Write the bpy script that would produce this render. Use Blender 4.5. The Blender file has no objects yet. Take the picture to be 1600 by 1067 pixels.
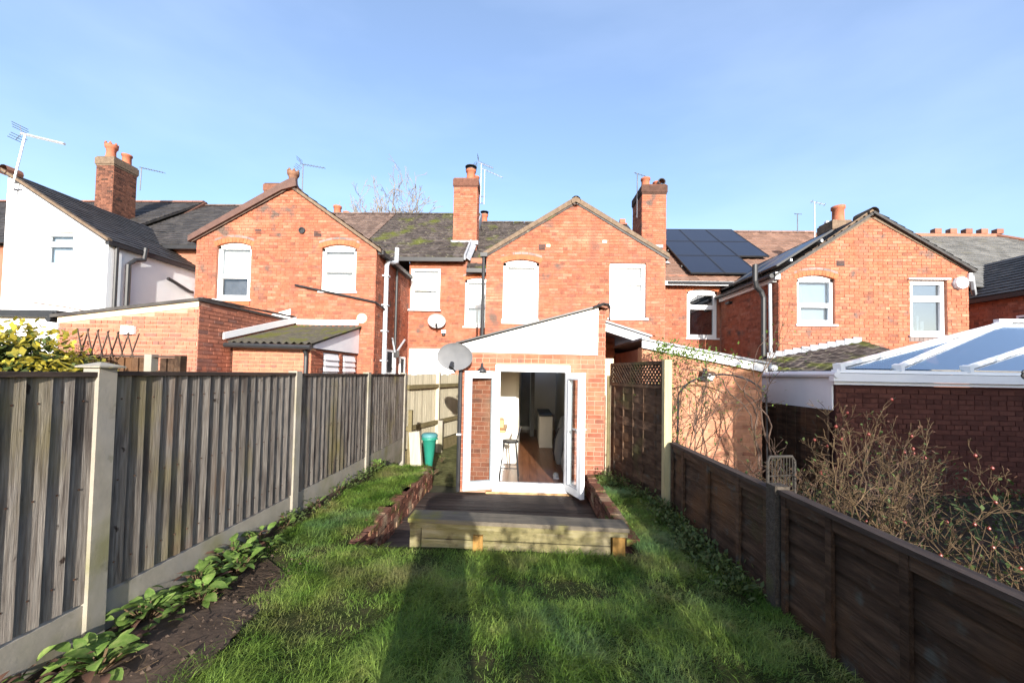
import bpy, math, random
import numpy as np
from mathutils import Vector, Matrix, Euler, noise as mnoise
random.seed(7); rng = np.random.default_rng(7)
SC = bpy.context.scene
COL = SC.collection
R = math.radians
# ------------------------------------------------------------------ camera, sky, sun, exposure
EYE = Vector((0, 0, 1.61))
cam_d = bpy.data.cameras.new('camera'); cam = bpy.data.objects.new('camera', cam_d); COL.objects.link(cam)
yaw, pitch, roll = math.atan(20/600), R(1.75), 0.0185
fw = Vector((-math.sin(yaw)*math.cos(pitch), math.cos(yaw)*math.cos(pitch), math.sin(pitch)))
r0 = Vector((math.cos(yaw), math.sin(yaw), 0)); u0 = r0.cross(fw)
rt = r0*math.cos(roll)+u0*math.sin(roll); up = u0*math.cos(roll)-r0*math.sin(roll)
cam.matrix_world = Matrix(((rt.x, up.x, -fw.x, 0), (rt.y, up.y, -fw.y, 0), (rt.z, up.z, -fw.z, EYE.z), (0, 0, 0, 1)))
cam_d.sensor_width = 36; cam_d.lens = 36*600/1600; cam_d.shift_y = 33.2/1600
cam_d.clip_start = 0.05; cam_d.clip_end = 2000
SC.camera = cam
SUN_EL, SUN_AZ = R(15.0), R(9.7)          # the sun stands low behind the photographer, a little to the right
sd = Vector((math.sin(SUN_AZ)*math.cos(SUN_EL), -math.cos(SUN_AZ)*math.cos(SUN_EL), math.sin(SUN_EL)))
W = bpy.data.worlds.new('World'); SC.world = W; W.use_nodes = True
wn, wl = W.node_tree.nodes, W.node_tree.links; wn.clear()
wo = wn.new('ShaderNodeOutputWorld'); bg = wn.new('ShaderNodeBackground'); sky = wn.new('ShaderNodeTexSky')
sky.sky_type = 'NISHITA'; sky.sun_disc = False; sky.sun_elevation = SUN_EL; sky.sun_rotation = math.pi-SUN_AZ
sky.air_density = 1.0; sky.dust_density = 1.8; sky.ozone_density = 3.2
tc = wn.new('ShaderNodeTexCoord'); mp = wn.new('ShaderNodeMapping'); mp.inputs['Scale'].default_value = (0.9, 2.2, 4.2); mp.inputs['Rotation'].default_value = (0, 0.25, 0.3)
ns = wn.new('ShaderNodeTexNoise'); ns.inputs['Scale'].default_value = 1.3; ns.inputs['Detail'].default_value = 5; ns.inputs['Roughness'].default_value = 0.5
rp = wn.new('ShaderNodeValToRGB'); rp.color_ramp.elements[0].position = 0.40; rp.color_ramp.elements[0].color = (.06, .06, .06, 1)
rp.color_ramp.elements[1].position = 0.85; rp.color_ramp.elements[1].color = (0.14, 0.14, 0.14, 1)
mx = wn.new('ShaderNodeMix'); mx.data_type = 'RGBA'; mx.inputs[7].default_value = (7.5, 8.2, 10.5, 1)
wl.new(tc.outputs['Generated'], mp.inputs[0]); wl.new(mp.outputs[0], ns.inputs['Vector']); wl.new(ns.outputs[0], rp.inputs[0])
wl.new(rp.outputs[0], mx.inputs[0]); wl.new(sky.outputs[0], mx.inputs[6]); wl.new(mx.outputs[2], bg.inputs[0])
bg.inputs[1].default_value = 0.14; wl.new(bg.outputs[0], wo.inputs[0])
sl = bpy.data.lights.new('sun', 'SUN'); sl.energy = 4.4; sl.angle = R(0.55); sl.color = (1.0, 0.945, 0.87)
so = bpy.data.objects.new('sun', sl); COL.objects.link(so); so.rotation_euler = sd.to_track_quat('Z', 'Y').to_euler(); so.location = (0, -20, 30)
SC.view_settings.view_transform = 'Standard'; SC.view_settings.look = 'None'; SC.view_settings.gamma = 1; SC.view_settings.use_curve_mapping = False
SC.view_settings.exposure = 1.28

# ------------------------------------------------------------------ materials
MATS = {}
def mat(name, cols, scale=4, stretch=(1, 1, 1), detail=4, rough=0.7, spec=0.3, bump=0, bscale=None, rand=0, rmode='both', ramp_rand=False,
        over=None, metal=0, trans=0, warp=0):
    """cols: colours of a ramp driven by noise (or by the piece's own random number); over: (colour, scale, lo, hi) a second patchy layer."""
    m = bpy.data.materials.new(name); m.use_nodes = True; n, l = m.node_tree.nodes, m.node_tree.links; n.clear()
    out = n.new('ShaderNodeOutputMaterial'); b = n.new('ShaderNodeBsdfPrincipled'); l.new(b.outputs[0], out.inputs[0])
    b.inputs['Roughness'].default_value = rough; b.inputs['Specular IOR Level'].default_value = spec; b.inputs['Metallic'].default_value = metal
    g = n.new('ShaderNodeNewGeometry'); mpn = n.new('ShaderNodeMapping'); mpn.inputs['Scale'].default_value = stretch
    l.new(g.outputs['Position'], mpn.inputs[0])
    nz = n.new('ShaderNodeTexNoise'); nz.inputs['Scale'].default_value = scale; nz.inputs['Detail'].default_value = detail; nz.inputs['Roughness'].default_value = 0.6
    l.new(mpn.outputs[0], nz.inputs['Vector'])
    oi = n.new('ShaderNodeObjectInfo'); rs = n.new('ShaderNodeMath'); rs.operation = 'ADD'
    l.new(oi.outputs['Random'], rs.inputs[0]); l.new(g.outputs['Random Per Island'], rs.inputs[1])
    fr = n.new('ShaderNodeMath'); fr.operation = 'FRACT'; l.new(rs.outputs[0], fr.inputs[0])
    rp = n.new('ShaderNodeValToRGB'); e = rp.color_ramp.elements
    k = len(cols)
    for i, c in enumerate(cols):
        lo, hi = (0, 1) if ramp_rand else (0.3, 0.7)
        p = lo+(hi-lo)*i/max(1, k-1)
        el = e[i] if i < 2 else e.new(p)
        el.position = p; el.color = (*c, 1)
    if ramp_rand:
        l.new(fr.outputs[0], rp.inputs[0])
    else:
        l.new(nz.outputs[0], rp.inputs[0])
    col = rp.outputs[0]
    if ramp_rand:                                     # grain on top of the piece's own tone
        mr = n.new('ShaderNodeMapRange'); mr.inputs[1].default_value = 0.25; mr.inputs[2].default_value = 0.75; mr.inputs[3].default_value = 0.72; mr.inputs[4].default_value = 1.28
        l.new(nz.outputs[0], mr.inputs[0]); mm = n.new('ShaderNodeMix'); mm.data_type = 'RGBA'; mm.blend_type = 'MULTIPLY'; mm.inputs[0].default_value = 1
        l.new(col, mm.inputs[6]); l.new(mr.outputs[0], mm.inputs[7]); col = mm.outputs[2]
    if rand:
        mr = n.new('ShaderNodeMapRange'); mr.inputs[3].default_value = 1-rand; mr.inputs[4].default_value = 1+rand
        l.new(fr.outputs[0], mr.inputs[0]); mm = n.new('ShaderNodeMix'); mm.data_type = 'RGBA'; mm.blend_type = 'MULTIPLY'; mm.inputs[0].default_value = 1
        l.new(col, mm.inputs[6]); l.new(mr.outputs[0], mm.inputs[7]); col = mm.outputs[2]
    for ov in (over or []):
        c, s, lo, hi = ov[:4]
        n2 = n.new('ShaderNodeTexNoise'); n2.inputs['Scale'].default_value = s; n2.inputs['Detail'].default_value = 5
        m2 = n.new('ShaderNodeMapping'); m2.inputs['Location'].default_value = (s*3.1, s*1.7, 4); m2.inputs['Scale'].default_value = ov[4] if len(ov) > 4 else (1, 1, 1)
        l.new(g.outputs['Position'], m2.inputs[0]); l.new(m2.outputs[0], n2.inputs['Vector'])
        mr = n.new('ShaderNodeMapRange'); mr.inputs[1].default_value = lo; mr.inputs[2].default_value = hi; l.new(n2.outputs[0], mr.inputs[0])
        mm = n.new('ShaderNodeMix'); mm.data_type = 'RGBA'; l.new(mr.outputs[0], mm.inputs[0]); l.new(col, mm.inputs[6]); mm.inputs[7].default_value = (*c, 1); col = mm.outputs[2]
    l.new(col, b.inputs['Base Color'])
    if bump:
        nb = n.new('ShaderNodeTexNoise'); nb.inputs['Scale'].default_value = bscale or scale*4; nb.inputs['Detail'].default_value = 6; l.new(mpn.outputs[0], nb.inputs['Vector'])
        bp = n.new('ShaderNodeBump'); bp.inputs['Strength'].default_value = bump; bp.inputs['Distance'].default_value = 0.02
        l.new(nb.outputs[0], bp.inputs['Height']); l.new(bp.outputs[0], b.inputs['Normal'])
    if trans:
        t = n.new('ShaderNodeBsdfTranslucent'); l.new(col, t.inputs[0]); ms = n.new('ShaderNodeMixShader'); ms.inputs[0].default_value = trans
        l.new(b.outputs[0], ms.inputs[1]); l.new(t.outputs[0], ms.inputs[2]); l.new(ms.outputs[0], out.inputs[0])
    MATS[name] = m
    return m
def glass(name, tint=(1, 1, 1), refl=0.06, rough=0.0):
    m = bpy.data.materials.new(name); m.use_nodes = True; n, l = m.node_tree.nodes, m.node_tree.links; n.clear()
    out = n.new('ShaderNodeOutputMaterial'); t = n.new('ShaderNodeBsdfTransparent'); t.inputs[0].default_value = (*tint, 1)
    g = n.new('ShaderNodeBsdfGlossy'); g.inputs['Roughness'].default_value = rough; g.inputs[0].default_value = (1, 1, 1, 1)
    f = n.new('ShaderNodeLayerWeight'); f.inputs[0].default_value = .5; q = n.new('ShaderNodeMath'); q.operation = 'POWER'; q.inputs[1].default_value = 4.0; a = n.new('ShaderNodeMath'); a.operation = 'MULTIPLY_ADD'; a.inputs[1].default_value = .9; a.inputs[2].default_value = .04+refl; a.use_clamp = True
    l.new(f.outputs['Facing'], q.inputs[0]); l.new(q.outputs[0], a.inputs[0]); ms = n.new('ShaderNodeMixShader'); l.new(a.outputs[0], ms.inputs[0]); l.new(t.outputs[0], ms.inputs[1]); l.new(g.outputs[0], ms.inputs[2]); l.new(ms.outputs[0], out.inputs[0])
    return m
BR = [(.19, .074, .050), (.29, .096, .056), (.33, .108, .062), (.35, .118, .068), (.32, .099, .055), (.37, .136, .082), (.34, .108, .060), (.30, .113, .074), (.39, .158, .10)]
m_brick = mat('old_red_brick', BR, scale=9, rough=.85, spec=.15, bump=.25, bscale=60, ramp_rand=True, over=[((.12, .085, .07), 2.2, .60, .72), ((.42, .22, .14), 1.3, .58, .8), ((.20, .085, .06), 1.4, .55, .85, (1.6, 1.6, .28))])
m_brickb = mat('orange_red_brick', [(c[0]*1.06, c[1]*1.14, c[2]*1.12) for c in BR], scale=9, rough=.85, spec=.15, bump=.25, bscale=60, ramp_rand=True, over=[((.14, .10, .085), 2.7, .62, .72), ((.22, .10, .07), 1.1, .57, .85, (1.6, 1.6, .28))])
m_brick2 = mat('newer_orange_brick', [(.20, .105, .085), (.34, .13, .082), (.38, .155, .098), (.28, .115, .08), (.36, .145, .092), (.35, .135, .085)], scale=9, rough=.85, spec=.15, bump=.25, bscale=60, ramp_rand=True)
m_brick3 = mat('dark_maroon_brick', [(.065, .024, .018), (.09, .033, .024), (.11, .042, .030)], scale=9, rough=.85, spec=.15, bump=.3, bscale=60, ramp_rand=True)
m_brick4 = mat('pale_buff_brick', [(.31, .135, .085), (.41, .195, .115), (.46, .235, .145), (.36, .165, .10)], scale=7, rough=.85, spec=.15, bump=.25, bscale=60, ramp_rand=True)
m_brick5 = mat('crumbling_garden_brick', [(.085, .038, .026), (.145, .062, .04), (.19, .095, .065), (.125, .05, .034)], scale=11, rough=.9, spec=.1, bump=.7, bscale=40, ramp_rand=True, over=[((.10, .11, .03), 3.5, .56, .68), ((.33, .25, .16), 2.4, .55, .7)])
m_mortar = mat('brick_mortar', [(.26, .108, .070), (.34, .155, .105)], scale=3, rough=.95, spec=.1, bump=.3, bscale=80, over=[((.14, .095, .075), 2.2, .60, .74)])
m_mortar2 = mat('pale_mortar', [(.40, .205, .14), (.50, .29, .21)], scale=3, rough=.95, spec=.1, bump=.3, bscale=80)
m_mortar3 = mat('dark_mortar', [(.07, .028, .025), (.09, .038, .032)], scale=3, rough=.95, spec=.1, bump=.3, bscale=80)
m_mortar4 = mat('buff_mortar', [(.45, .255, .15), (.49, .28, .17)], scale=3, rough=.95, spec=.1, bump=.3, bscale=80)
m_arch = mat('rubbed_arch_brick', [(.36, .11, .05), (.42, .135, .065)], scale=12, rough=.8, spec=.15, rand=.12)
m_blue = mat('blue_grey_arch_brick', [(.17, .14, .13), (.25, .19, .17)], scale=12, rough=.8, spec=.15, rand=.2)
m_verge = mat('verge_mortar', [(.12, .085, .06), (.19, .14, .10)], scale=10, rough=.95, spec=.1, bump=.4, bscale=50)
m_white = mat('white_plastic', [(.78, .78, .78), (.82, .82, .81)], scale=3, rough=.35, spec=.4)
m_whitep = mat('white_painted_render', [(.74, .75, .76), (.80, .80, .80)], scale=1.6, rough=.85, spec=.2, bump=.15, bscale=40, over=[((.58, .58, .56), 1.1, .62, .8)])
m_blind = mat('pale_blind', [(.60, .60, .58), (.66, .66, .64)], scale=2, rough=.9, spec=.1)
m_net = mat('frosted_grey_blind', [(.19, .24, .29), (.22, .27, .32)], scale=2, rough=.9, spec=.1)
m_netp = mat('pale_frosted_blind', [(.33, .39, .44), (.38, .44, .49)], scale=2, rough=.9, spec=.1)
m_room = mat('dim_room', [(.03, .03, .035), (.10, .10, .11)], scale=3, rough=.9, spec=.1)  # flat dark tone painted in for unlit rooms and vent recesses
m_black = mat('black_plastic', [(.018, .019, .021), (.028, .028, .03)], scale=5, rough=.45, spec=.4)
m_greyp = mat('grey_pipe', [(.36, .38, .41), (.43, .45, .48)], scale=4, rough=.5, spec=.4)
m_lead = mat('lead_flashing', [(.20, .21, .23), (.31, .32, .34)], scale=6, rough=.6, spec=.3)
m_brownboard = mat('brown_bargeboard', [(.085, .045, .035), (.12, .065, .05)], scale=6, stretch=(1, 1, 1), rough=.55, spec=.35)
m_tile = mat('brown_concrete_tile', [(.085, .06, .05), (.13, .09, .075), (.17, .125, .10)], scale=6, rough=.9, spec=.15, rand=.25, bump=.3, bscale=70)
m_tilered = mat('reddish_concrete_tile', [(.17, .10, .075), (.22, .135, .10)], scale=6, rough=.9, spec=.15, rand=.22, bump=.3, bscale=70)
m_tilem = mat('mossy_roof_tile', [(.04, .034, .032), (.065, .054, .05), (.10, .085, .075)], scale=7, rough=.95, spec=.1, rand=.3, bump=.5, bscale=60, over=[((.085, .095, .022), 1.1, .52, .66), ((.22, .21, .14), 9, .62, .72)])
m_slate = mat('dark_slate', [(.026, .023, .022), (.042, .038, .036), (.06, .055, .05)], scale=6, rough=.6, spec=.35, rand=.3, bump=.2, bscale=50, over=[((.09, .085, .065), 3, .66, .8)])
m_slateg = mat('grey_slate', [(.10, .10, .095), (.15, .145, .135)], scale=6, rough=.75, spec=.3, rand=.25, bump=.2, bscale=50, over=[((.14, .13, .09), 2, .6, .8)])
m_ridge = mat('terracotta_ridge', [(.20, .09, .06), (.27, .13, .09)], scale=9, rough=.85, spec=.15, rand=.2)
m_pot = mat('terracotta_pot', [(.33, .105, .06), (.42, .15, .085)], scale=9, rough=.8, spec=.2)
m_potb = mat('weathered_brown_pot', [(.16, .08, .055), (.24, .13, .08)], scale=9, rough=.85, spec=.15)
m_soot = mat('sooty_chimney_brick', [(.065, .04, .032), (.11, .052, .038), (.15, .072, .05), (.19, .085, .056)], scale=9, rough=.9, spec=.1, ramp_rand=True, bump=.3, bscale=60)
m_felt = mat('mossy_corrugated_sheet', [(.07, .062, .05), (.11, .10, .075)], scale=5, rough=.95, spec=.1, bump=.4, bscale=50, over=[((.10, .10, .03), 2.0, .48, .62)])
m_wood = mat('weathered_fence_wood', [(.058, .047, .040), (.125, .108, .092), (.172, .153, .133), (.245, .218, .188)], scale=7, stretch=(11, 11, .55), detail=9, rough=.9, spec=.1, rand=.30, bump=.25, bscale=16, over=[((.15, .125, .06), 1.9, .55, .72, (1, 1, .6)), ((.05, .038, .034), 2.7, .54, .72, (3, 3, .5)), ((.15, .085, .045), 1.3, .60, .78, (2, 2, .6)), ((.035, .025, .02), 13, .69, .735, (1, 1, .6))])
m_woodlit = mat('sunlit_fence_wood', [(.36, .32, .23), (.48, .44, .33)], scale=6, stretch=(5, 5, .35), detail=6, rough=.85, spec=.15, rand=.15, bump=.3, bscale=22)  # lighter copy of the fence wood, with sunlight put into the colour
m_rail = mat('mossy_rail_wood', [(.11, .09, .045), (.17, .14, .075)], scale=8, rough=.9, spec=.1, bump=.3)
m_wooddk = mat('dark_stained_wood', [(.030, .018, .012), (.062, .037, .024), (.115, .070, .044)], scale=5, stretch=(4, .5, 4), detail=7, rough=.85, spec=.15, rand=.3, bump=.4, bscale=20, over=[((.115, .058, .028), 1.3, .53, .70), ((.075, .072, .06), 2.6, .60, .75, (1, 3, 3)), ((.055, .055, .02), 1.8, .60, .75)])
m_cap = mat('dark_cap_rail', [(.035, .026, .022), (.07, .05, .04)], scale=6, stretch=(4, .5, 4), rough=.8, spec=.2, bump=.3)
m_conc = mat('concrete', [(.225, .205, .165), (.315, .285, .235)], scale=4, rough=.9, spec=.15, bump=.07, bscale=45, over=[((.19, .18, .10), 2.2, .50, .70), ((.24, .225, .20), 3.5, .52, .70, (1, 1, .5)), ((.12, .11, .07), 6, .64, .76)])
m_concd = mat('aggregate_concrete', [(.055, .045, .036), (.095, .08, .065)], scale=30, rough=.95, spec=.1, bump=.6, bscale=90, over=[((.09, .09, .045), 2.5, .55, .7)])
m_post = mat('pale_timber_post', [(.36, .31, .17), (.44, .38, .22)], scale=6, stretch=(5, 5, .4), rough=.85, spec=.15, bump=.3)
m_sleeper = mat('mossy_green_timber', [(.125, .11, .05), (.185, .16, .08), (.26, .23, .15)], scale=4, stretch=(.6, 4, 4), detail=6, rough=.85, spec=.15, rand=.15, bump=.35, bscale=25, over=[((.075, .07, .018), 2.2, .50, .66), ((.34, .29, .21), 1.9, .56, .72), ((.06, .04, .025), 5, .60, .72)])
m_sltop = mat('grey_weathered_cap', [(.10, .085, .065), (.165, .14, .105)], scale=5, stretch=(.6, 4, 4), detail=6, rough=.9, spec=.1, bump=.3, over=[((.16, .15, .04), 2.2, .55, .68)])
m_orangew = mat('raw_orange_timber', [(.24, .135, .038), (.33, .19, .06)], scale=8, stretch=(4, 4, .5), rough=.85, spec=.15, bump=.3)
m_deck = mat('dark_wet_decking', [(.030, .020, .016), (.055, .038, .030)], scale=5, stretch=(.5, 4, 4), rough=.7, spec=.3, rand=.3, bump=.3, bscale=25)
m_soil = mat('bare_soil', [(.035, .025, .018), (.055, .039, .028), (.075, .054, .039)], scale=7, detail=8, rough=1, spec=.05, bump=.8, bscale=30, over=[((.035, .024, .018), 2.5, .5, .7)])
m_path = mat('trodden_mud', [(.060, .041, .029), (.092, .064, .046)], scale=4, detail=8, rough=.8, spec=.2, bump=.3, bscale=26, over=[((.06, .042, .03), 1.8, .5, .7)])
m_moss = mat('mossy_passage_floor', [(.055, .055, .022), (.10, .10, .04), (.16, .16, .07)], scale=7, detail=8, rough=.95, spec=.1, bump=.7, bscale=40)
m_lawn = mat('turf_soil', [(.018, .028, .008), (.035, .042, .014), (.05, .042, .022)], scale=6, rough=1, spec=.05, bump=.5)
m_ground = mat('rough_ground', [(.05, .05, .03), (.08, .075, .05)], scale=3, rough=1, spec=.05)
m_grass = mat('winter_grass', [(.050, .115, .012), (.10, .18, .024), (.175, .25, .045), (.30, .30, .10)], scale=1.9, detail=6, rough=.5, spec=.35, rand=.45, trans=.28, over=[((.20, .19, .07), 1.4, .56, .72), ((.11, .21, .085), .9, .55, .7)])
m_leaf = mat('fresh_green_leaf', [(.07, .13, .022), (.13, .21, .045), (.22, .27, .085)], scale=22, rough=.62, spec=.2, rand=.3, trans=.25)
m_leafd = mat('dull_weed_leaf', [(.05, .08, .02), (.09, .12, .035)], scale=9, rough=.6, spec=.3, rand=.35, trans=.2)
m_leafy = mat('yellow_variegated_leaf', [(.34, .30, .035), (.48, .40, .06), (.24, .25, .035)], scale=9, rough=.4, spec=.4, rand=.35, trans=.25)
m_leafh = mat('dark_hedge_leaf', [(.02, .035, .012), (.04, .06, .02)], scale=5, rough=.6, spec=.2, rand=.35)
m_twig = mat('pale_brown_twig', [(.060, .040, .024), (.130, .088, .048)], scale=8, rough=.8, spec=.15, rand=.35)
m_stem = mat('woody_brown_stem', [(.09, .06, .045), (.15, .10, .075)], scale=8, rough=.85, spec=.15, rand=.3)
m_dead = mat('dead_brown_leaf', [(.07, .035, .025), (.13, .075, .05)], scale=8, rough=.9, spec=.1, rand=.3)
m_hip = mat('red_rose_hip', [(.14, .018, .012), (.20, .035, .02)], scale=8, rough=.4, spec=.4)
m_bark = mat('grey_bark', [(.20, .17, .14), (.28, .25, .21)], scale=8, rough=.9, spec=.1)
m_alu = mat('aluminium', [(.62, .63, .65), (.72, .73, .75)], scale=5, rough=.35, spec=.5, metal=.6)
m_dkmetal = mat('dull_aerial_metal', [(.09, .09, .11), (.14, .14, .16)], scale=5, rough=.5, spec=.4)
m_rackm = mat('rusty_wire', [(.03, .027, .024), (.05, .044, .038)], scale=8, rough=.7, spec=.2)
m_dish = mat('grey_dish_paint', [(.13, .133, .14), (.165, .168, .175)], scale=5, rough=.6, spec=.25)
m_dish2 = mat('pale_dish_paint', [(.33, .33, .335), (.38, .38, .38)], scale=5, rough=.6, spec=.25)
m_solar = mat('solar_cell', [(.008, .010, .018), (.012, .015, .027)], scale=9, rough=.30, spec=.5)
m_teal = mat('teal_plastic', [(.015, .17, .12), (.022, .22, .155)], scale=4, rough=.45, spec=.4)
m_teal2 = mat('turquoise_plastic', [(.05, .17, .18), (.07, .21, .22)], scale=4, rough=.5, spec=.35)
m_floor = mat('polished_wood_floor', [(.15, .058, .024), (.24, .10, .045)], scale=3, stretch=(6, .7, 1), rough=.28, spec=.5, rand=.2)
m_plaster = mat('cream_plaster', [(.66, .63, .55), (.70, .67, .60)], scale=2, rough=.9, spec=.1)
m_grey = mat('grey_door_paint', [(.17, .175, .18), (.22, .225, .23)], scale=3, rough=.6, spec=.3)
m_cream = mat('cream_render', [(.62, .50, .34), (.68, .56, .39)], scale=3, rough=.9, spec=.1, bump=.2)
m_pine = mat('pine_table_top', [(.42, .25, .11), (.50, .31, .15)], scale=4, stretch=(1, 6, 6), rough=.5, spec=.3)
m_copper = mat('copper_paint', [(.48, .17, .11), (.55, .22, .15)], scale=8, rough=.45, spec=.4)
m_green = mat('dark_green_pole', [(.02, .055, .04), (.03, .07, .05)], scale=8, rough=.5, spec=.4)
m_ypot = mat('lime_glazed_pot', [(.40, .38, .10), (.48, .45, .14)], scale=8, rough=.45, spec=.4)
m_lilac = mat('white_cladding', [(.72, .72, .74), (.78, .78, .79)], scale=3, rough=.5, spec=.3)
m_skin = mat('skin', [(.45, .28, .20), (.48, .30, .22)], scale=8, rough=.6)
m_coat = mat('dark_coat_cloth', [(.03, .03, .04), (.045, .045, .055)], scale=8, rough=.9, spec=.1)
g_clear = glass('clear_glass', (.86, .90, .90), .03)
g_roof = glass('blue_tinted_roof_glass', (.62, .74, .82), .34, .03)
g_win = glass('window_glass', (.93, .95, .96), .02)
g_refl = glass('reflective_window_glass', (.55, .60, .64), .22, .01)

# ------------------------------------------------------------------ mesh helpers
WLOC = {}
class MB:
    def __init__(s): s.v, s.f = [], []
    def poly(s, pts):
        k = len(s.v); s.v += [tuple(p) for p in pts]; s.f.append(tuple(range(k, k+len(pts)))); return s
    def box(s, x0, x1, y0, y1, z0, z1):
        return s.hexa([(x0, y0, z0), (x1, y0, z0), (x1, y1, z0), (x0, y1, z0), (x0, y0, z1), (x1, y0, z1), (x1, y1, z1), (x0, y1, z1)])
    def hexa(s, p):
        k = len(s.v); s.v += [tuple(q) for q in p]
        s.f += [(k+3, k+2, k+1, k), (k+4, k+5, k+6, k+7), (k, k+1, k+5, k+4), (k+1, k+2, k+6, k+5), (k+2, k+3, k+7, k+6), (k+3, k, k+4, k+7)]; return s
    def prism(s, pts, ext):
        ext = Vector(ext); n = len(pts); k = len(s.v)
        s.v += [tuple(p) for p in pts]+[tuple(Vector(p)+ext) for p in pts]
        s.f.append(tuple(range(k+n-1, k-1, -1))); s.f.append(tuple(range(k+n, k+2*n)))
        for i in range(n):
            j = (i+1) % n; s.f.append((k+i, k+j, k+n+j, k+n+i))
        return s
    def bar(s, a, b, w, h, upv=(0, 0, 1)):
        a, b = Vector(a), Vector(b); d = (b-a).normalized(); x = d.cross(Vector(upv)).normalized(); z = x.cross(d)
        q = [(-w/2, -h/2), (w/2, -h/2), (w/2, h/2), (-w/2, h/2)]
        return s.prism([a+x*i+z*j for i, j in q], b-a)
    def tube(s, pts, r, n=6, r2=None, cap=True):
        pts = [Vector(p) for p in pts]; k0 = len(s.v); m = len(pts)
        ref = Vector((0, 0, 1))
        if abs((pts[-1]-pts[0]).normalized().z) > .9: ref = Vector((1, 0, 0))
        for i, p in enumerate(pts):
            d = (pts[min(i+1, m-1)]-pts[max(i-1, 0)]).normalized()
            x = d.cross(ref)
            x = x.normalized() if x.length > 1e-4 else Vector((1, 0, 0))
            y = d.cross(x); rr = r+((r2 if r2 is not None else r)-r)*i/max(1, m-1)
            for j in range(n):
                a = 2*math.pi*j/n; s.v.append(tuple(p+(x*math.cos(a)+y*math.sin(a))*rr))
        for i in range(m-1):
            for j in range(n):
                j2 = (j+1) % n; s.f.append((k0+i*n+j, k0+i*n+j2, k0+(i+1)*n+j2, k0+(i+1)*n+j))
        if cap:
            s.f.append(tuple(range(k0+n-1, k0-1, -1))); s.f.append(tuple(range(k0+(m-1)*n, k0+m*n)))
        return s
    def lathe(s, prof, c, n=12, M=None):
        k0 = len(s.v); c = Vector(c)
        for r, z in prof:
            for j in range(n):
                a = 2*math.pi*j/n; p = Vector((r*math.cos(a), r*math.sin(a), z))
                s.v.append(tuple(c+(M @ p if M else p)))
        for i in range(len(prof)-1):
            for j in range(n):
                j2 = (j+1) % n; s.f.append((k0+i*n+j, k0+i*n+j2, k0+(i+1)*n+j2, k0+(i+1)*n+j))
        return s
    def build(s, name, m, parent=None, smooth=False):
        me = bpy.data.meshes.new(name); me.from_pydata(s.v, [], s.f); me.update()
        me.materials.append(m)
        if smooth: me.polygons.foreach_set('use_smooth', [True]*len(me.polygons))
        o = bpy.data.objects.new(name, me); COL.objects.link(o)
        if parent: setpar(o, parent)
        return o
def setpar(o, p):
    o.parent = p; o.matrix_parent_inverse = Matrix.Translation(-WLOC.get(p.name, Vector()))
def tag(o, label, cat, group=None):
    o['label'] = label; o['category'] = cat
    if group: o['group'] = group
    return o
def thing(name, label, cat, loc=(0, 0, 0), group=None):
    o = bpy.data.objects.new(name, None); COL.objects.link(o); o.location = loc; o.empty_display_size = .2
    WLOC[o.name] = Vector(loc); return tag(o, label, cat, group)
def struct(name, mb, m, smooth=False):
    o = mb.build(name, m, None, smooth); o['kind'] = 'structure'; return o
def stuff(o): o['kind'] = 'stuff'; return o
def piece(name, mesh, parent, M):
    """one more object that shares MESH, placed at world matrix M under PARENT"""
    o = bpy.data.objects.new(name, mesh); COL.objects.link(o); o.parent = parent
    o.matrix_parent_inverse = Matrix.Translation(-WLOC.get(parent.name, Vector())); o.matrix_basis = M
    return o
# ------------------------------------------------------------------ walls of real bricks
def unit_brick(m):
    b = MB(); i, j = .012, .05
    b.v = [(0, 0, 0), (1, 0, 0), (1, 0, 1), (0, 0, 1), (i, 1, j), (1-i, 1, j), (1-i, 1, 1-j), (i, 1, 1-j)]
    b.f = [(4, 5, 6, 7), (0, 1, 5, 4), (1, 2, 6, 5), (2, 3, 7, 6), (3, 0, 4, 7)]
    me = bpy.data.meshes.new('brick'); me.from_pydata(b.v, [], [tuple(reversed(f)) for f in b.f]); me.materials.append(m); me.update(); return me
UB = {}
def clip_u(poly, z):
    xs = []
    for a, b in zip(poly, poly[1:]+poly[:1]):
        if (a[1]-z)*(b[1]-z) < 0 or (a[1] == z) != (b[1] == z):
            t = (z-a[1])/(b[1]-a[1]); xs.append(a[0]+t*(b[0]-a[0]))
    return (min(xs), max(xs)) if len(xs) >= 2 else None
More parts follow.
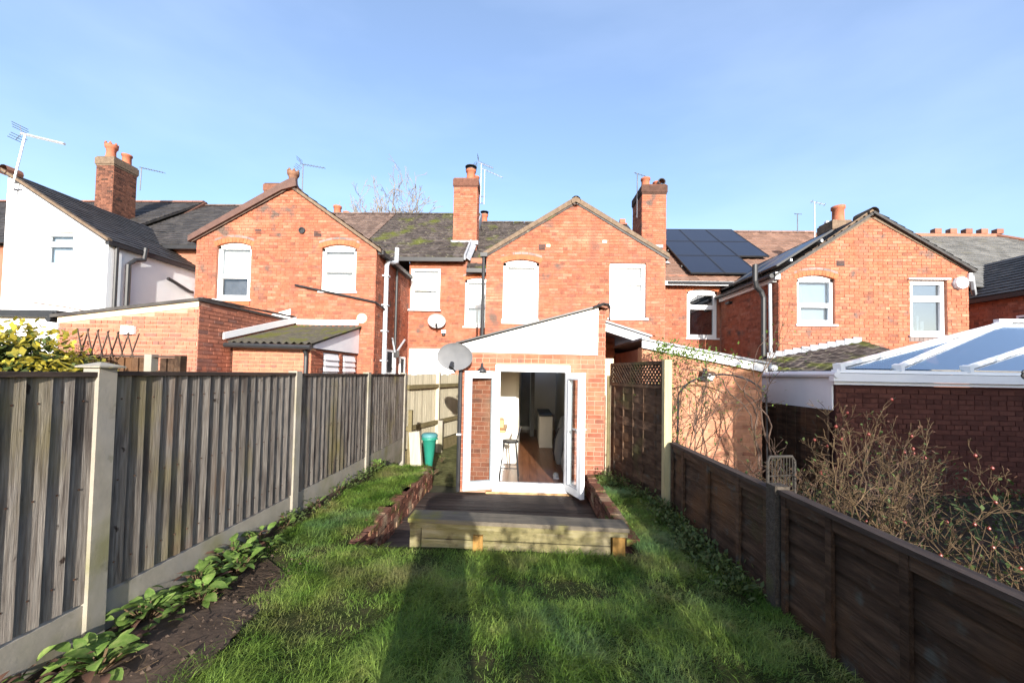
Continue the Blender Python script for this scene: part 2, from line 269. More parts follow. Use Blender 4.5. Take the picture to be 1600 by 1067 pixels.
def bricks(wall, org, U, poly, holes, m, maxobj=300, zmin=None, L=.2325, H=.075, J=.010, seed=1, jit=.003, depth=.012):
    """lay bricks on the plane org + u*U + z*Z; outward normal = U x Z ; each brick a sub-piece of WALL, the rest past MAXOBJ joined as stuff"""
    rd = random.Random(seed); U = Vector(U).normalized(); Nn = U.cross(Vector((0, 0, 1))).normalized(); org = Vector(org)
    z0 = min(p[1] for p in poly); z1 = max(p[1] for p in poly)
    if zmin is not None: z0 = max(z0, zmin)
    out = []; row = 0; z = math.floor(z0/H)*H
    while z < z1:
        za, zb = z+J/2, z+H-J/2; row += 1
        if za >= z0-.01:
            i1, i2 = clip_u(poly, za), clip_u(poly, zb)
            if i1 and i2:
                iv = [(max(i1[0], i2[0]), min(i1[1], i2[1]))]
                for h in holes:
                    if zb > h[2] and za < h[3]:
                        nv = []
                        for a, b in iv:
                            if h[1] <= a or h[0] >= b: nv.append((a, b))
                            else:
                                if h[0] > a: nv.append((a, h[0]))
                                if h[1] < b: nv.append((h[1], b))
                        iv = nv
                head = (row % 5 == 0)
                Lr = L/2 if head else L
                off = (0 if row % 2 else Lr/2)+(.05 if head else 0)
                for a, b in iv:
                    k = math.floor((a-off)/Lr)
                    while off+k*Lr < b:
                        p, q = max(a, off+k*Lr)+J/2, min(b, off+(k+1)*Lr)-J/2; k += 1
                        if q-p > .028: out.append((p, q, za, zb))
        z += H
    def P(c): return org+U*((c[0]+c[1])/2)+Vector((0, 0, (c[2]+c[3])/2))
    out.sort(key=lambda c: (P(c)-EYE).length)
    if m.name not in UB: UB[m.name] = unit_brick(m)
    rest = MB()
    for i, (p, q, za, zb) in enumerate(out):
        d = depth*.6+rd.random()*depth*.5; dz = rd.uniform(-jit, jit)*.5; o = org+U*p+Vector((0, 0, za+dz))
        if i < maxobj:
            M = Matrix(((U.x*(q-p), Nn.x*d, 0, o.x), (U.y*(q-p), Nn.y*d, 0, o.y), (0, 0, zb-za, o.z), (0, 0, 0, 1)))
            piece('brick', UB[m.name], wall, M)
        else:
            a, b, t = U*(q-p), Vector((0, 0, zb-za)), Nn*d
            k = len(rest.v); rest.v += [tuple(x) for x in (o, o+a, o+a+b, o+b, o+t, o+a+t, o+a+b+t, o+b+t)]
            rest.f += [(k+4, k+5, k+6, k+7), (k, k+1, k+5, k+4), (k+1, k+2, k+6, k+5), (k+2, k+3, k+7, k+6), (k+3, k, k+4, k+7)]
    if rest.v: stuff(rest.build('brickwork', m, wall))
def clip_poly(poly, axis, val, keep_less):
    out = []
    for a, b in zip(poly, poly[1:]+poly[:1]):
        ia = (a[axis] <= val) if keep_less else (a[axis] >= val); ib = (b[axis] <= val) if keep_less else (b[axis] >= val)
        if ia: out.append(a)
        if ia != ib:
            t = (val-a[axis])/(b[axis]-a[axis]); out.append((a[0]+t*(b[0]-a[0]), a[1]+t*(b[1]-a[1])))
    return out
def wall_mesh(org, U, poly, holes, thick=.24):
    """a solid wall with square openings"""
    U = Vector(U).normalized(); Nn = U.cross(Vector((0, 0, 1))).normalized(); org = Vector(org); mb = MB()
    us = sorted({h[i] for h in holes for i in (0, 1)}); zs = sorted({h[i] for h in holes for i in (2, 3)})
    ulo, uhi = min(p[0] for p in poly), max(p[0] for p in poly); zlo, zhi = min(p[1] for p in poly), max(p[1] for p in poly)
    us = [ulo]+[u for u in us if ulo < u < uhi]+[uhi]; zs = [zlo]+[z for z in zs if zlo < z < zhi]+[zhi]
    for i in range(len(us)-1):
        for j in range(len(zs)-1):
            cu, cz = (us[i]+us[i+1])/2, (zs[j]+zs[j+1])/2
            if any(h[0] < cu < h[1] and h[2] < cz < h[3] for h in holes): continue
            p = clip_poly(clip_poly(clip_poly(clip_poly(poly, 0, us[i], False), 0, us[i+1], True), 1, zs[j], False), 1, zs[j+1], True)
            if len(p) >= 3: mb.prism([org+U*a+Vector((0, 0, b)) for a, b in p], -Nn*thick)
    return mb
def arcz(x, x0, x1, zs, rise): t = (x-x0)/(x1-x0)*2-1; return zs+rise*(1-t*t)
def window(house, x0, x1, z0, z1, y, arch=0, lay='hung', back=None, pane=None, sill=True, lintel=None, fr=.07, lowback=None):
    """window in a wall facing -Y; frame > pane, sill, blind"""
    f = MB(); ya, yb = y+.06, y+.14
    f.box(x0, x0+fr, ya, yb, z0, z1-arch); f.box(x1-fr, x1, ya, yb, z0, z1-arch); f.box(x0+fr, x1-fr, ya, yb, z0, z0+fr*1.1)
    if arch:
        n = 10; pts = [(x0+(x1-x0)*i/n) for i in range(n+1)]
        for a, b in zip(pts, pts[1:]):
            f.prism([(a, ya, z1-arch-fr), (b, ya, z1-arch-fr), (b, ya, arcz(b, x0, x1, z1-arch, arch)), (a, ya, arcz(a, x0, x1, z1-arch, arch))], (0, yb-ya, 0))
    else:
        f.box(x0+fr, x1-fr, ya, yb, z1-fr, z1)
    zt = z1-arch-fr if arch else z1-fr
    h = zt-z0
    mids = {'hung': [z0+h*.47], 'top': [z0+h*.70], 'low': [z0+h*.55], 'none': []}[lay]
    for zm in mids:
        f.box(x0+fr, x1-fr, ya-.006, yb, zm-fr*.5, zm+fr*.5)
    o = f.build('window', m_white, house)
    zs = [z0+fr*1.1]+[q for zm in mids for q in (zm-fr*.5, zm+fr*.5)]+[zt]
    for i in range(0, len(zs), 2):                      # opening sash and its pane
        a, b = zs[i], zs[i+1]; s = MB(); t = .035
        if i == 0 or lay == 'top':
            s.box(x0+fr, x0+fr+t, ya-.012, yb-.02, a, b); s.box(x1-fr-t, x1-fr, ya-.012, yb-.02, a, b); s.box(x0+fr+t, x1-fr-t, ya-.012, yb-.02, a, a+t); s.box(x0+fr+t, x1-fr-t, ya-.012, yb-.02, b-t, b)
            s.build('sash', m_white, o)
        MB().box(x0+fr, x1-fr, y+.10, y+.108, a, b).build('pane', pane or g_win, o)
    zsplit = mids[0] if mids else z0
    if lowback:
        MB().box(x0, x1, y+.19, y+.205, zsplit, z1).build('blind', back or m_blind, o)
        MB().box(x0, x1, y+.208, y+.225, z0-.02, zsplit+.02).build('room_behind', lowback, o)
    else:
        MB().box(x0, x1, y+.19, y+.205, z0, z1).build('blind', back or m_blind, o)  # given the dim tone, this plate stands in for an unlit room
    if sill: MB().box(x0-.05, x1+.05, y-.05, y+.08, z0-.045, z0).build('sill', m_white, o)
    return o
def arch_ring(house, x0, x1, z1, rise, y, thick=.215, mtop=None):
    """segmental brick arch over an opening: voussoirs plus the brick spandrels beside the curved head"""
    zs = z1-rise; n = 11; v = MB(); e = .0
    sp = MB()
    m = 8
    for i in range(m):
        a, b = x0+(x1-x0)*i/m, x0+(x1-x0)*(i+1)/m
        sp.prism([(a, y-.004, arcz(a, x0, x1, zs, rise)+.001), (b, y-.004, arcz(b, x0, x1, zs, rise)+.001), (b, y-.004, z1+.004), (a, y-.004, z1+.004)], (0, .14, 0))
    ar = sp.build('arch', m_arch, house)
    w = x1-x0+.10; xa = x0-.05
    for i in range(n):
        a, b = xa+w*(i+.04)/n, xa+w*(i+.96)/n
        za, zb = arcz(a, xa, xa+w, zs-.01, rise+.01), arcz(b, xa, xa+w, zs-.01, rise+.01)
        ca = ((a-xa)/w-.5)*.10; cb = ((b-xa)/w-.5)*.10
        v.prism([(a, y-.013, za), (b, y-.013, zb), (b+cb, y-.013, zb+thick*.55), (a+ca, y-.013, za+thick*.55)], (0, .02, 0))
    stuff(v.build('arch_brick', m_arch, ar))
    t = MB()
    for i in range(6):
        a, b = xa-.03+(w+.06)*(i+.03)/6, xa-.03+(w+.06)*(i+.97)/6
        za, zb = arcz(a, xa-.03, xa+w+.03, zs-.01, rise+.01)+thick*.6, arcz(b, xa-.03, xa+w+.03, zs-.01, rise+.01)+thick*.6
        t.prism([(a, y-.012, za), (b, y-.012, zb), (b, y-.012, zb+.06), (a, y-.012, za+.06)], (0, .02, 0))
    stuff(t.build('hood_brick', m_blue, ar))
# ------------------------------------------------------------------ roofs of real tiles
def tile_roof(house, O, Uv, Sv, L, S, m, tw=.3, th=.3, wave=.02, mask=None, name='roof', slab=.06, seed=3, slabm=None):
    O, U, Sd = Vector(O), Vector(Uv).normalized(), Vector(Sv).normalized(); Nn = U.cross(Sd).normalized()
    if Nn.z < 0: Nn = -Nn
    rd = random.Random(seed)
    sb = MB().prism([O, O+U*L, O+U*L+Sd*S, O+Sd*S], -Nn*slab) if mask is None else MB()
    if mask is not None:
        n = 40
        for i in range(n):
            for j in range(n):
                if mask((i+.5)/n*L, (j+.5)/n*S): sb.poly([O+U*(i/n*L)+Sd*(j/n*S), O+U*((i+1)/n*L)+Sd*(j/n*S), O+U*((i+1)/n*L)+Sd*((j+1)/n*S), O+U*(i/n*L)+Sd*((j+1)/n*S)])
    r = sb.build(name, slabm or m, house)
    t = MB(); nr = int(S/th); nc = int(L/tw)+1
    for j in range(nr):
        off = (tw/2 if (j % 2 and wave < .008) else 0)
        for i in range(-1, nc):
            ua, ub = max(0, i*tw+off), min(L, (i+1)*tw+off)
            if ub-ua < .03: continue
            s0, s1 = j*th, min(S, (j+1)*th+.02)
            if mask and not mask((ua+ub)/2, (s0+s1)/2): continue
            jz = rd.uniform(-.004, .004); lift = .030+jz; k = len(t.v); prof = [(0, wave), (.25, 0), (.6, 0), (1, wave)] if wave >= .008 else [(0, 0), (1, rd.uniform(-.003, .003))]
            if wave < .008: ua += .003
            for pu, ph in prof:
                b = O+U*(ua+(ub-ua)*pu)+Nn*ph
                t.v += [tuple(b+Sd*s0), tuple(b+Sd*s0+Nn*lift), tuple(b+Sd*s1+Nn*.006)]
            for c in range(len(prof)-1):
                q = k+c*3; t.f += [(q, q+3, q+4, q+1), (q+1, q+4, q+5, q+2)]
    if t.v: stuff(t.build('tile', m, r))
    return r
def chimney(house, x0, x1, y0, y1, z0, z1, pots, m=None, over=.04, seed=5):
    c = MB().box(x0, x1, y0, y1, z0, z1).build('chimney', m_mortar, house)
    m = m or m_brick
    p = [(0, z0), (x1-x0, z0), (x1-x0, z1-.26), (0, z1-.26)]
    bricks(c, (x0, y0, 0), (1, 0, 0), p, [], m, 0, seed=seed)
    ps = [(0, z0), (y1-y0, z0), (y1-y0, z1-.26), (0, z1-.26)]
    bricks(c, (x1, y0, 0), (0, 1, 0), ps, [], m, 0, seed=seed+1)
    bricks(c, (x0, y1, 0), (0, -1, 0), ps, [], m, 0, seed=seed+2)
    k = MB().box(x0-over, x1+over, y0-over, y1+over, z1-.24, z1); k.box(x0-over*.5, x1+over*.5, y0-over*.5, y1+over*.5, z1-.30, z1-.245)
    k.box(x0-.01, x1+.01, y0-.01, y1+.01, z1+.001, z1+.05)
    k.build('corbel', m_soot if m is not m_soot else m_verge, c)
    for px, py, r, h, kind in pots:
        zb = z1+.04; q = MB()
        if kind == 'crown':
            q.lathe([(r*1.25, 0), (r*.95, h*.2), (r*.85, h*.55), (r*1.1, h*.66), (r*1.25, h*.72), (r*1.25, h*.88), (r*1.0, h*.88), (r*.9, h*.5)], (px, py, zb), 14)
            for i in range(7):
                a = i*2*math.pi/7; d = Vector((math.cos(a), math.sin(a), 0)); e = Vector((-d.y, d.x, 0))
                b = Vector((px, py, zb+h*.87))+d*r*1.15
                q.hexa([b-e*r*.3-d*.03, b+e*r*.3-d*.03, b+e*r*.3+d*.02, b-e*r*.3+d*.02, b-e*r*.1-d*.03+Vector((0, 0, h*.14)), b+e*r*.1-d*.03+Vector((0, 0, h*.14)), b+e*r*.1+d*.02+Vector((0, 0, h*.14)), b-e*r*.1+d*.02+Vector((0, 0, h*.14))])
        else:
            q.lathe([(r*1.05, 0), (r*.95, h*.1), (r*.9, h*.8), (r*1.1, h*.84), (r*1.1, h), (r*.8, h), (r*.75, h*.5)], (px, py, zb), 14)
        q.build('chimney_pot', m_potb if kind == 'crown' and seed == 9 else m_pot, c, True)
        if kind == 'cowl':
            MB().lathe([(r*1.25, h+.10), (r*1.3, h+.12), (0, h+.17)], (px, py, zb), 12).build('cowl', m_black, c)
            MB().lathe([(r*1.18, h), (r*1.18, h+.02), (.0, h+.025)], (px, py, zb), 12).build('cowl_ring', m_black, c)
    return c

# ================================================================== SETTING
struct('ground', MB().poly([(-400, -60, -.34), (400, -60, -.34), (400, 600, -.34), (-400, 600, -.34)]), m_ground)
def relief(x, y, amp=.018, sc=1.7): return amp*mnoise.noise(Vector((x*sc, y*sc, 3.3)))
def sheet(x0, x1, y0, y1, z, nx, ny, amp, xl=None, xr=None):
    b = MB()
    for j in range(ny+1):
        y = y0+(y1-y0)*j/ny; a = xl(y) if xl else x0; c = xr(y) if xr else x1
        for i in range(nx+1):
            x = a+(c-a)*i/nx; b.v.append((x, y, z+relief(x, y, amp)))
    for j in range(ny):
        for i in range(nx):
            k = j*(nx+1)+i; b.f.append((k, k+1, k+nx+2, k+nx+1))
    return b
struct('lawn', sheet(-2.52, 1.86, -4, 3.57, 0, 40, 60, .018), m_lawn, True)
lw = MB().box(-2.52, 1.86, 3.45, 3.565, -.40, -.02); lw.box(-2.52, -1.66, 3.567, 6.62, -.40, -.022); lw.box(1.075, 1.86, 3.567, 6.34, -.40, -.022)
struct('lawn_bank', lw, m_soil)
struct('lawn_left', sheet(-2.52, -1.63, 3.57, 6.64, 0, 12, 30, .018), m_lawn, True)
struct('lawn_right', sheet(1.04, 1.84, 3.57, 6.36, 0, 12, 30, .018), m_lawn, True)
def soil_edge(y):
    if y < 2.0: return -1.66
    if y < 3.0: return -1.66-.14*(y-2.0)
    if y < 3.35: return -1.80-.52*(y-3.0)/.35
    return -2.32
struct('soil_bed', sheet(-2.5, -1.6, -1, 6.6, .012, 14, 90, .026, xr=lambda y: soil_edge(y)-.0), m_soil, True)
def tr_l(y): return -2.27+.10*math.sin(y*2.2)
struct('mud_path', sheet(-2.25, -1.6, -1, 3.02, .016, 16, 110, .034, xl=lambda y: min(tr_l(y), soil_edge(y)-.05), xr=lambda y: soil_edge(y)+.05*mnoise.noise(Vector((y*4, 1, 2)))+.03*mnoise.noise(Vector((y*11, 5, 2)))), m_path, True)
struct('neighbour_garden', sheet(1.90, 14, -8, 6.0, -.06, 40, 50, .04), m_soil, True)
struct('passage_floor', sheet(-2.6, -1.04, 6.6, 12.6, -.31, 14, 60, .03), m_moss, True)
# ================================================================== HOUSES
Y0, YM = 9.75, 12.6
def side_window(house, X, y0, y1, z0, z1, face=1):
    f = MB(); t = .06; xa, xb = (X, X+.05*face) if face > 0 else (X-.05, X)
    f.box(xa, xb, y0, y0+t, z0, z1); f.box(xa, xb, y1-t, y1, z0, z1); f.box(xa, xb, y0+t, y1-t, z0, z0+t); f.box(xa, xb, y0+t, y1-t, z1-t, z1); f.box(xa, xb, y0+t, y1-t, (z0+z1)/2-.03, (z0+z1)/2+.03)
    o = f.build('window', m_white, house)
    MB().box(xa+.012*face, xb-.02*face, y0+t, y1-t, z0+t, z1-t).build('pane', m_room, o)
def vent(house, x, z, w=.17, h=.13, y=Y0):
    v = MB().box(x-w/2, x+w/2, y-.012, y+.01, z-h/2, z+h/2); o = v.build('air_brick', m_room, house)
    b = MB()
    for i in range(4): b.box(x-w/2+.01, x+w/2-.01, y-.022, y-.010, z-h/2+(i+.15)*h/4, z-h/2+(i+.6)*h/4)
    stuff(b.build('vent_bar', m_soot, o))
def main_roof(house, x0, x1, zr, m, tw=.3, th=.3, wave=.02, ridge=m_tile, ext=0, seed=3):
    S = Vector((0, 4.15, 3.15))
    r = tile_roof(house, (x0, 12.35, zr-3.15), (1, 0, 0), S, x1-x0, S.length, m, tw, th, wave, seed=seed)
    MB().prism([(x0, 16.5, zr-.02), (x1, 16.5, zr-.02), (x1, 20.6, zr-3.1), (x0, 20.6, zr-3.1)], (0, 0, -.06)).build('back_slope', m, r)
    b = MB(); n = max(1, int((x1-x0)/.45))
    for i in range(n):
        a, c = x0+(x1-x0)*i/n, x0+(x1-x0)*(i+.97)/n
        b.prism([(a, 16.38, zr-.035), (a, 16.43, zr+.045), (a, 16.5, zr+.07), (a, 16.57, zr+.045), (a, 16.62, zr-.035)], (c-a, 0, 0))
    stuff(b.build('ridge_tile', ridge, r))
    MB().box(x0, x1, 12.30, 12.36, zr-3.30, zr-3.17).build('eaves_board', m_white if ext else m_black, house)
    return r
# ---- white rendered house
wh = thing('rendered_house', 'white rendered house with a single slope slate roof and black downpipes', 'house', (-12.6, 9.75, -.34))
hw = (-12.92, -12.05, 4.26, 5.19)
pw = [(-14.02, -.34), (-11.12, -.34), (-11.12, 4.98), (-14.02, 6.80)]
wall_mesh((0, Y0, 0), (1, 0, 0), pw, [hw]).build('wall', m_whitep, wh)
wall_mesh((-11.12, Y0+.245, 0), (0, 1, 0), [(0, -.34), (2.62, -.34), (2.62, 4.9), (0, 4.9)], []).build('wall', m_whitep, wh)
window(wh, *hw, Y0, lay='top', back=m_netp, pane=g_win, fr=.06)
S = Vector((-3.02, 0, 1.87))
rr = tile_roof(wh, (-11.02, Y0-.12, 4.95), (0, 1, 0), S, 5.5, S.length, m_slate, .3, .22, .004, seed=11)
MB().prism([(-14.06, Y0-.13, 6.80), (-14.06, Y0-.13, 6.87), (-11.0, Y0-.13, 4.99), (-11.0, Y0-.13, 4.92)], (0, .12, 0)).build('verge_strip', m_verge, rr)
MB().lathe([(.13, 0), (.13, .35)], (-13.98, Y0-.15, 6.82), 10, Matrix.Rotation(-math.pi/2, 3, 'X')).build('ridge_tile', m_ridge, rr)
MB().box(-11.10, -10.99, Y0-.1, 12.5, 4.84, 4.94).build('gutter', m_black, wh)
MB().tube([(-11.04, 9.9, 2.4), (-11.04, 9.9, 4.85)], .045, 8).build('downpipe', m_black, wh)
MB().tube([(-11.02, 10.2, 2.4), (-11.02, 10.2, 4.45), (-11.0, 10.35, 4.62), (-11.0, 10.6, 4.7), (-11.0, 10.65, 5.05)], .06, 8).build('soil_pipe', m_black, wh)
MB().tube([(-11.0, 11.35, 4.36), (-10.98, 11.55, 4.30), (-10.98, 12.1, 4.12), (-11.0, 12.25, 4.12)], .05, 6).build('waste_pipe', m_black, wh)
MB().tube([(-13.2, Y0-.02, 3.30), (-12.2, Y0-.02, 3.18), (-11.2, Y0-.02, 3.0)], .012, 4).build('cable', m_dead, wh)
lo = MB().box(-14.6, -10.95, 8.6, Y0-.005, -.34, 2.80).build('kitchen_wall', m_whitep, wh)
MB().box(-14.7, -10.86, 8.50, Y0-.006, 2.805, 2.90).build('flat_roof', m_black, wh)
MB().box(-14.7, -10.88, 8.44, 8.49, 2.74, 2.84).build('gutter', m_black, wh)
wb = wall_mesh((0, YM, 0), (1, 0, 0), [(-22, -.34), (-8.66, -.34), (-8.66, 5.75), (-22, 5.75)], []).build('rear_wall', m_mortar, wh)
bricks(wb, (0, YM, 0), (1, 0, 0), [(-17, 3), (-8.66, 3), (-8.66, 5.75), (-17, 5.75)], [(-14.02, -11.0, 0, 9)], m_brick, 0, seed=21)
window(wh, -10.75, -9.7, 3.5, 5.0, YM-.15, lay='hung', back=m_room)
main_roof(wh, -27, -14.45, 9.05, m_slate, .3, .22, .004, m_ridge, seed=12)
MB().prism([(-14.45, 12.35, 5.2), (-14.45, 16.5, 9.06), (-14.45, 20.6, 5.2)], (.1, 0, 0)).build('gable_end', m_soot, wh)
chimney(wh, -16.12, -15.45, 13.6, 14.45, 6.2, 9.42, [(-15.83, 13.82, .155, .62, 'crown'), (-15.62, 14.2, .15, .40, 'plain')], m_soot, seed=31)
# ---- brick house with the brown bargeboard
h1 = thing('brick_house', 'red brick gabled house with brown bargeboard on one slope and a tall white pipe', 'house', (-6.3, 9.75, -.34))
p1 = [(-8.70, -.34), (-3.90, -.34), (-3.90, 4.82), (-6.20, 6.42), (-8.70, 5.02)]
wa, wbn = (-8.14, -7.22, 3.44, 4.95), (-5.34, -4.42, 3.68, 4.91)
w = wall_mesh((0, Y0, 0), (1, 0, 0), p1, [wa, wbn]).build('gable_wall', m_mortar, h1)
bricks(w, (0, Y0, 0), (1, 0, 0), p1, [(wa[0]-.0, wa[1], wa[2]-.15, wa[3]+.02), (wbn[0], wbn[1], wbn[2]-.05, wbn[3]+.02)], m_brick, 300, zmin=1.2, seed=41)
window(h1, *wa, Y0, arch=.10, back=m_blind, lowback=m_room, pane=g_win); arch_ring(h1, wa[0], wa[1], wa[3], .10, Y0)
window(h1, *wbn, Y0, arch=.10, lay='low', back=m_blind); arch_ring(h1, wbn[0], wbn[1], wbn[3], .10, Y0)
MB().box(-8.22, -7.20, Y0-.03, Y0+.03, 3.28, 3.39).build('brick_sill', m_arch, h1)
vent(h1, -7.05, 5.23); vent(h1, -5.46, 5.18, .2, .15)
MB().lathe([(.085, 0), (.085, .05), (.06, .05), (.055, .02), (0, .02)], (-5.87, Y0-.0, 5.26), 12, Matrix.Rotation(math.pi/2, 3, 'X')).build('flue_outlet', m_black, h1)
w2 = wall_mesh((-3.90, Y0+.245, 0), (0, 1, 0), [(0, -.34), (2.595, -.34), (2.60, 4.78), (0, 4.78)], []).build('side_wall', m_mortar, h1)
bricks(w2, (-3.90, Y0, 0), (0, 1, 0), [(0, .8), (2.84, .8), (2.84, 4.78), (0, 4.78)], [], m_brick, 0, seed=42)
side_window(h1, -3.9, 10.55, 11.15, .9, 2.25); side_window(h1, -3.9, 11.75, 12.25, .9, 2.1)
w3 = wall_mesh((0, YM, 0), (1, 0, 0), [(-3.895, -.34), (-1.06, -.34), (-1.06, 5.45), (-3.895, 5.45)], [(-3.84, -2.86, 3.70, 5.07), (-2.02, -1.12, 3.17, 4.80)]).build('rear_wall', m_mortar, h1)
bricks(w3, (0, YM, 0), (1, 0, 0), [(-3.9, .6), (-1.06, .6), (-1.06, 5.36), (-3.9, 5.36)], [(-3.86, -2.86, 3.70, 5.09), (-2.02, -1.12, 3.17, 4.82), (-3.8, -2.3, 0, 2.42)], m_brick, 120, seed=43)
window(h1, -3.84, -2.86, 3.70, 5.07, YM-.06, lay='low', back=m_blind)
window(h1, -2.02, -1.12, 3.17, 4.80, YM, arch=.09, lay='hung', back=m_blind, lowback=m_net); arch_ring(h1, -2.02, -1.12, 4.80, .09, YM)
f = MB()
f.box(-3.82, -2.3, YM-.06, YM-.005, 2.25, 2.40); f.box(-3.82, -3.68, YM-.06, YM-.005, -.3, 2.25); f.box(-3.68, -2.3, YM-.06, YM-.005, 1.62, 1.76); f.box(-2.42, -2.3, YM-.06, YM-.005, 1.76, 2.25)
gd = f.build('garden_door', m_white, h1)
s2 = MB(); s2.box(-3.68, -2.42, YM-.03, YM-.01, -.3, 1.62); s2.box(-3.68, -2.42, YM-.03, YM-.01, 1.76, 2.25)
s2.build('pane', m_blind, gd)
for i in range(16):
    x = -3.64+i*.076; MB().box(x, x+.022, YM-.045, YM-.031, 1.80, 2.22).build('paling_reflection', m_woodlit, gd)  # thin strips stand in for fence palings reflected in the pane
S = Vector((-2.4, 0, 1.67))
tile_roof(h1, (-3.78, Y0-.06, 4.77), (0, 1, 0), S, 5.6, S.length, m_tile, .3, .3, .02, seed=13)
S = Vector((2.6, 0, 1.45))
tile_roof(h1, (-8.82, Y0-.06, 4.98), (0, 1, 0), S, 5.6, S.length, m_tile, .3, .3, .02, seed=14)
MB().prism([(-8.85, Y0-.12, 4.93), (-8.85, Y0-.12, 5.08), (-6.42, Y0-.12, 6.48), (-6.15, Y0-.12, 6.62), (-6.04, Y0-.12, 6.60), (-6.02, Y0-.12, 6.40), (-6.40, Y0-.12, 6.30)], (0, .10, 0)).build('bargeboard', m_brownboard, h1)
MB().prism([(-6.02, Y0-.075, 6.26), (-6.02, Y0-.075, 6.345), (-3.76, Y0-.075, 4.775), (-3.76, Y0-.075, 4.69)], (0, .12, 0)).build('verge_strip', m_verge, h1)
MB().box(-3.86, -3.72, Y0+.02, 12.3, 4.66, 4.76).build('gutter', m_black, h1)
MB().tube([(-3.80, 10.25, -.3), (-3.80, 10.25, 4.50), (-3.79, 10.32, 4.64), (-3.75, 10.55, 4.68), (-3.70, 10.72, 4.74), (-3.70, 10.75, 5.15)], .06, 10).build('soil_pipe', m_greyp, h1)
for z in (1.9, 2.7, 3.4, 4.2): MB().box(-3.89, -3.72, 10.17, 10.33, z, z+.04).build('pipe_clip', m_greyp, h1)
MB().tube([(-3.84, 11.2, 4.7), (-3.84, 11.2, 2.2)], .04, 8).build('downpipe', m_black, h1)
MB().tube([(-3.84, 11.2, 2.1), (-3.84, 11.2, -.3)], .045, 8).build('lower_downpipe', m_greyp, h1)
MB().box(-3.88, -3.74, 11.1, 11.3, 2.05, 2.25).build('pipe_hopper', m_black, h1)
MB().tube([(-3.84, 10.95, 2.6), (-3.80, 11.1, 2.2)], .025, 6).build('waste_pipe', m_greyp, h1)
MB().tube([(-3.84, 12.1, 2.65), (-3.80, 11.3, 2.25)], .03, 6).build('waste_pipe', m_greyp, h1)
MB().tube([(-5.98, Y0-.06, 3.82), (-3.86, Y0-.05, 3.40), (-3.80, 10.15, 3.30)], .028, 6).build('waste_pipe', m_black, h1)
MB().lathe([(.14, 0), (.13, .03), (0, .035)], (-4.22, Y0-.004, 2.98), 14, Matrix.Rotation(math.pi/2, 3, 'X')).build('mortar_patch', m_cream, h1)
main_roof(h1, -14.34, -9.3, 8.89, m_slate, .3, .22, .004, m_tile, seed=15)
main_roof(h1, -9.28, -5.75, 8.55, m_tile, .3, .3, .02, m_tile, seed=16)
main_roof(h1, -5.72, -2.05, 8.55, m_tilem, .3, .3, .02, m_tilem, seed=17)
MB().prism([(-2.04, 12.3, 5.3), (-2.04, 12.3, 5.46), (-2.04, 16.5, 8.6), (-2.04, 16.5, 8.1)], (.06, 0, 0)).build('lead_verge', m_lead, h1)
chimney(h1, -9.95, -8.85, 14.0, 14.6, 5.6, 8.62, [(-9.02, 14.25, .17, .62, 'crown')], m_brick, seed=9)
chimney(h1, -9.3, -8.4, 17.2, 17.8, 7.0, 8.75, [(-8.85, 17.4, .17, .50, 'plain'), (-8.5, 17.6, .15, .30, 'plain')], m_brick, seed=33)
# ---- the middle house, behind the extension
h2 = thing('brick_house', 'plain red brick gabled house standing behind the open white doors', 'house', (1.2, 9.75, -.34))
p2 = [(-1.03, -.34), (3.51, -.34), (3.51, 4.66), (1.23, 6.07), (-1.03, 4.66)]
wa, wbn = (-.59, .32, 3.02, 4.56), (2.12, 3.03, 3.08, 4.49)
w = wall_mesh((0, Y0, 0), (1, 0, 0), p2, [wa, wbn, (-.95, 1.2, -.33, 1.75)]).build('gable_wall', m_mortar, h2)
bricks(w, (0, Y0, 0), (1, 0, 0), p2, [(wa[0], wa[1], wa[2]-.05, wa[3]+.02), (wbn[0], wbn[1], wbn[2]-.05, wbn[3]+.01)], m_brick, 300, zmin=1.9, seed=51)
window(h2, *wa, Y0, arch=.09, lay='none', back=m_blind, sill=False); arch_ring(h2, wa[0], wa[1], wa[3], .09, Y0)
MB().box(-.61, .34, Y0-.04, Y0+.05, 2.90, 3.015).build('painted_sill', m_whitep, h2)
window(h2, *wbn, Y0, lay='top', back=m_blind, sill=True)
vent(h2, .39, 4.87, .17, .15); MB().box(.50, .60, Y0-.014, Y0+.01, 4.88, 4.95).build('pale_brick', m_cream, h2); MB().box(1.92, 2.03, Y0-.014, Y0+.01, 5.0, 5.06).build('pale_brick', m_whitep, h2)
S = Vector((-2.36, 0, 1.44)); tile_roof(h2, (3.60, Y0-.03, 4.62), (0, 1, 0), S, 5.6, S.length, m_slate, .3, .22, .004, seed=18)
S = Vector((2.36, 0, 1.44)); tile_roof(h2, (-1.12, Y0-.03, 4.62), (0, 1, 0), S, 5.6, S.length, m_tilem, .3, .3, .02, seed=19)
MB().prism([(-1.12, Y0-.05, 4.62), (-1.12, Y0-.05, 4.72), (1.10, Y0-.05, 6.10), (1.23, Y0-.05, 6.17), (1.36, Y0-.05, 6.10), (3.60, Y0-.05, 4.72), (3.60, Y0-.05, 4.62), (1.23, Y0-.05, 6.04)], (0, .08, 0)).build('verge_strip', m_verge, h2)
MB().lathe([(.12, 0), (.12, .4)], (1.23, Y0-.08, 6.06), 10, Matrix.Rotation(-math.pi/2, 3, 'X')).build('ridge_tile', m_verge, h2)
MB().tube([(-1.10, Y0-.02, 4.66), (-1.10, Y0-.02, 2.0)], .04, 8).build('downpipe', m_black, h2); MB().box(-1.18, -1.0, Y0-.1, Y0+.06, 4.60, 4.70).build('pipe_hopper', m_black, h2)
main_roof(h2, -1.95, 1.25, 8.20, m_tilem, .3, .3, .02, m_tilem, seed=20)
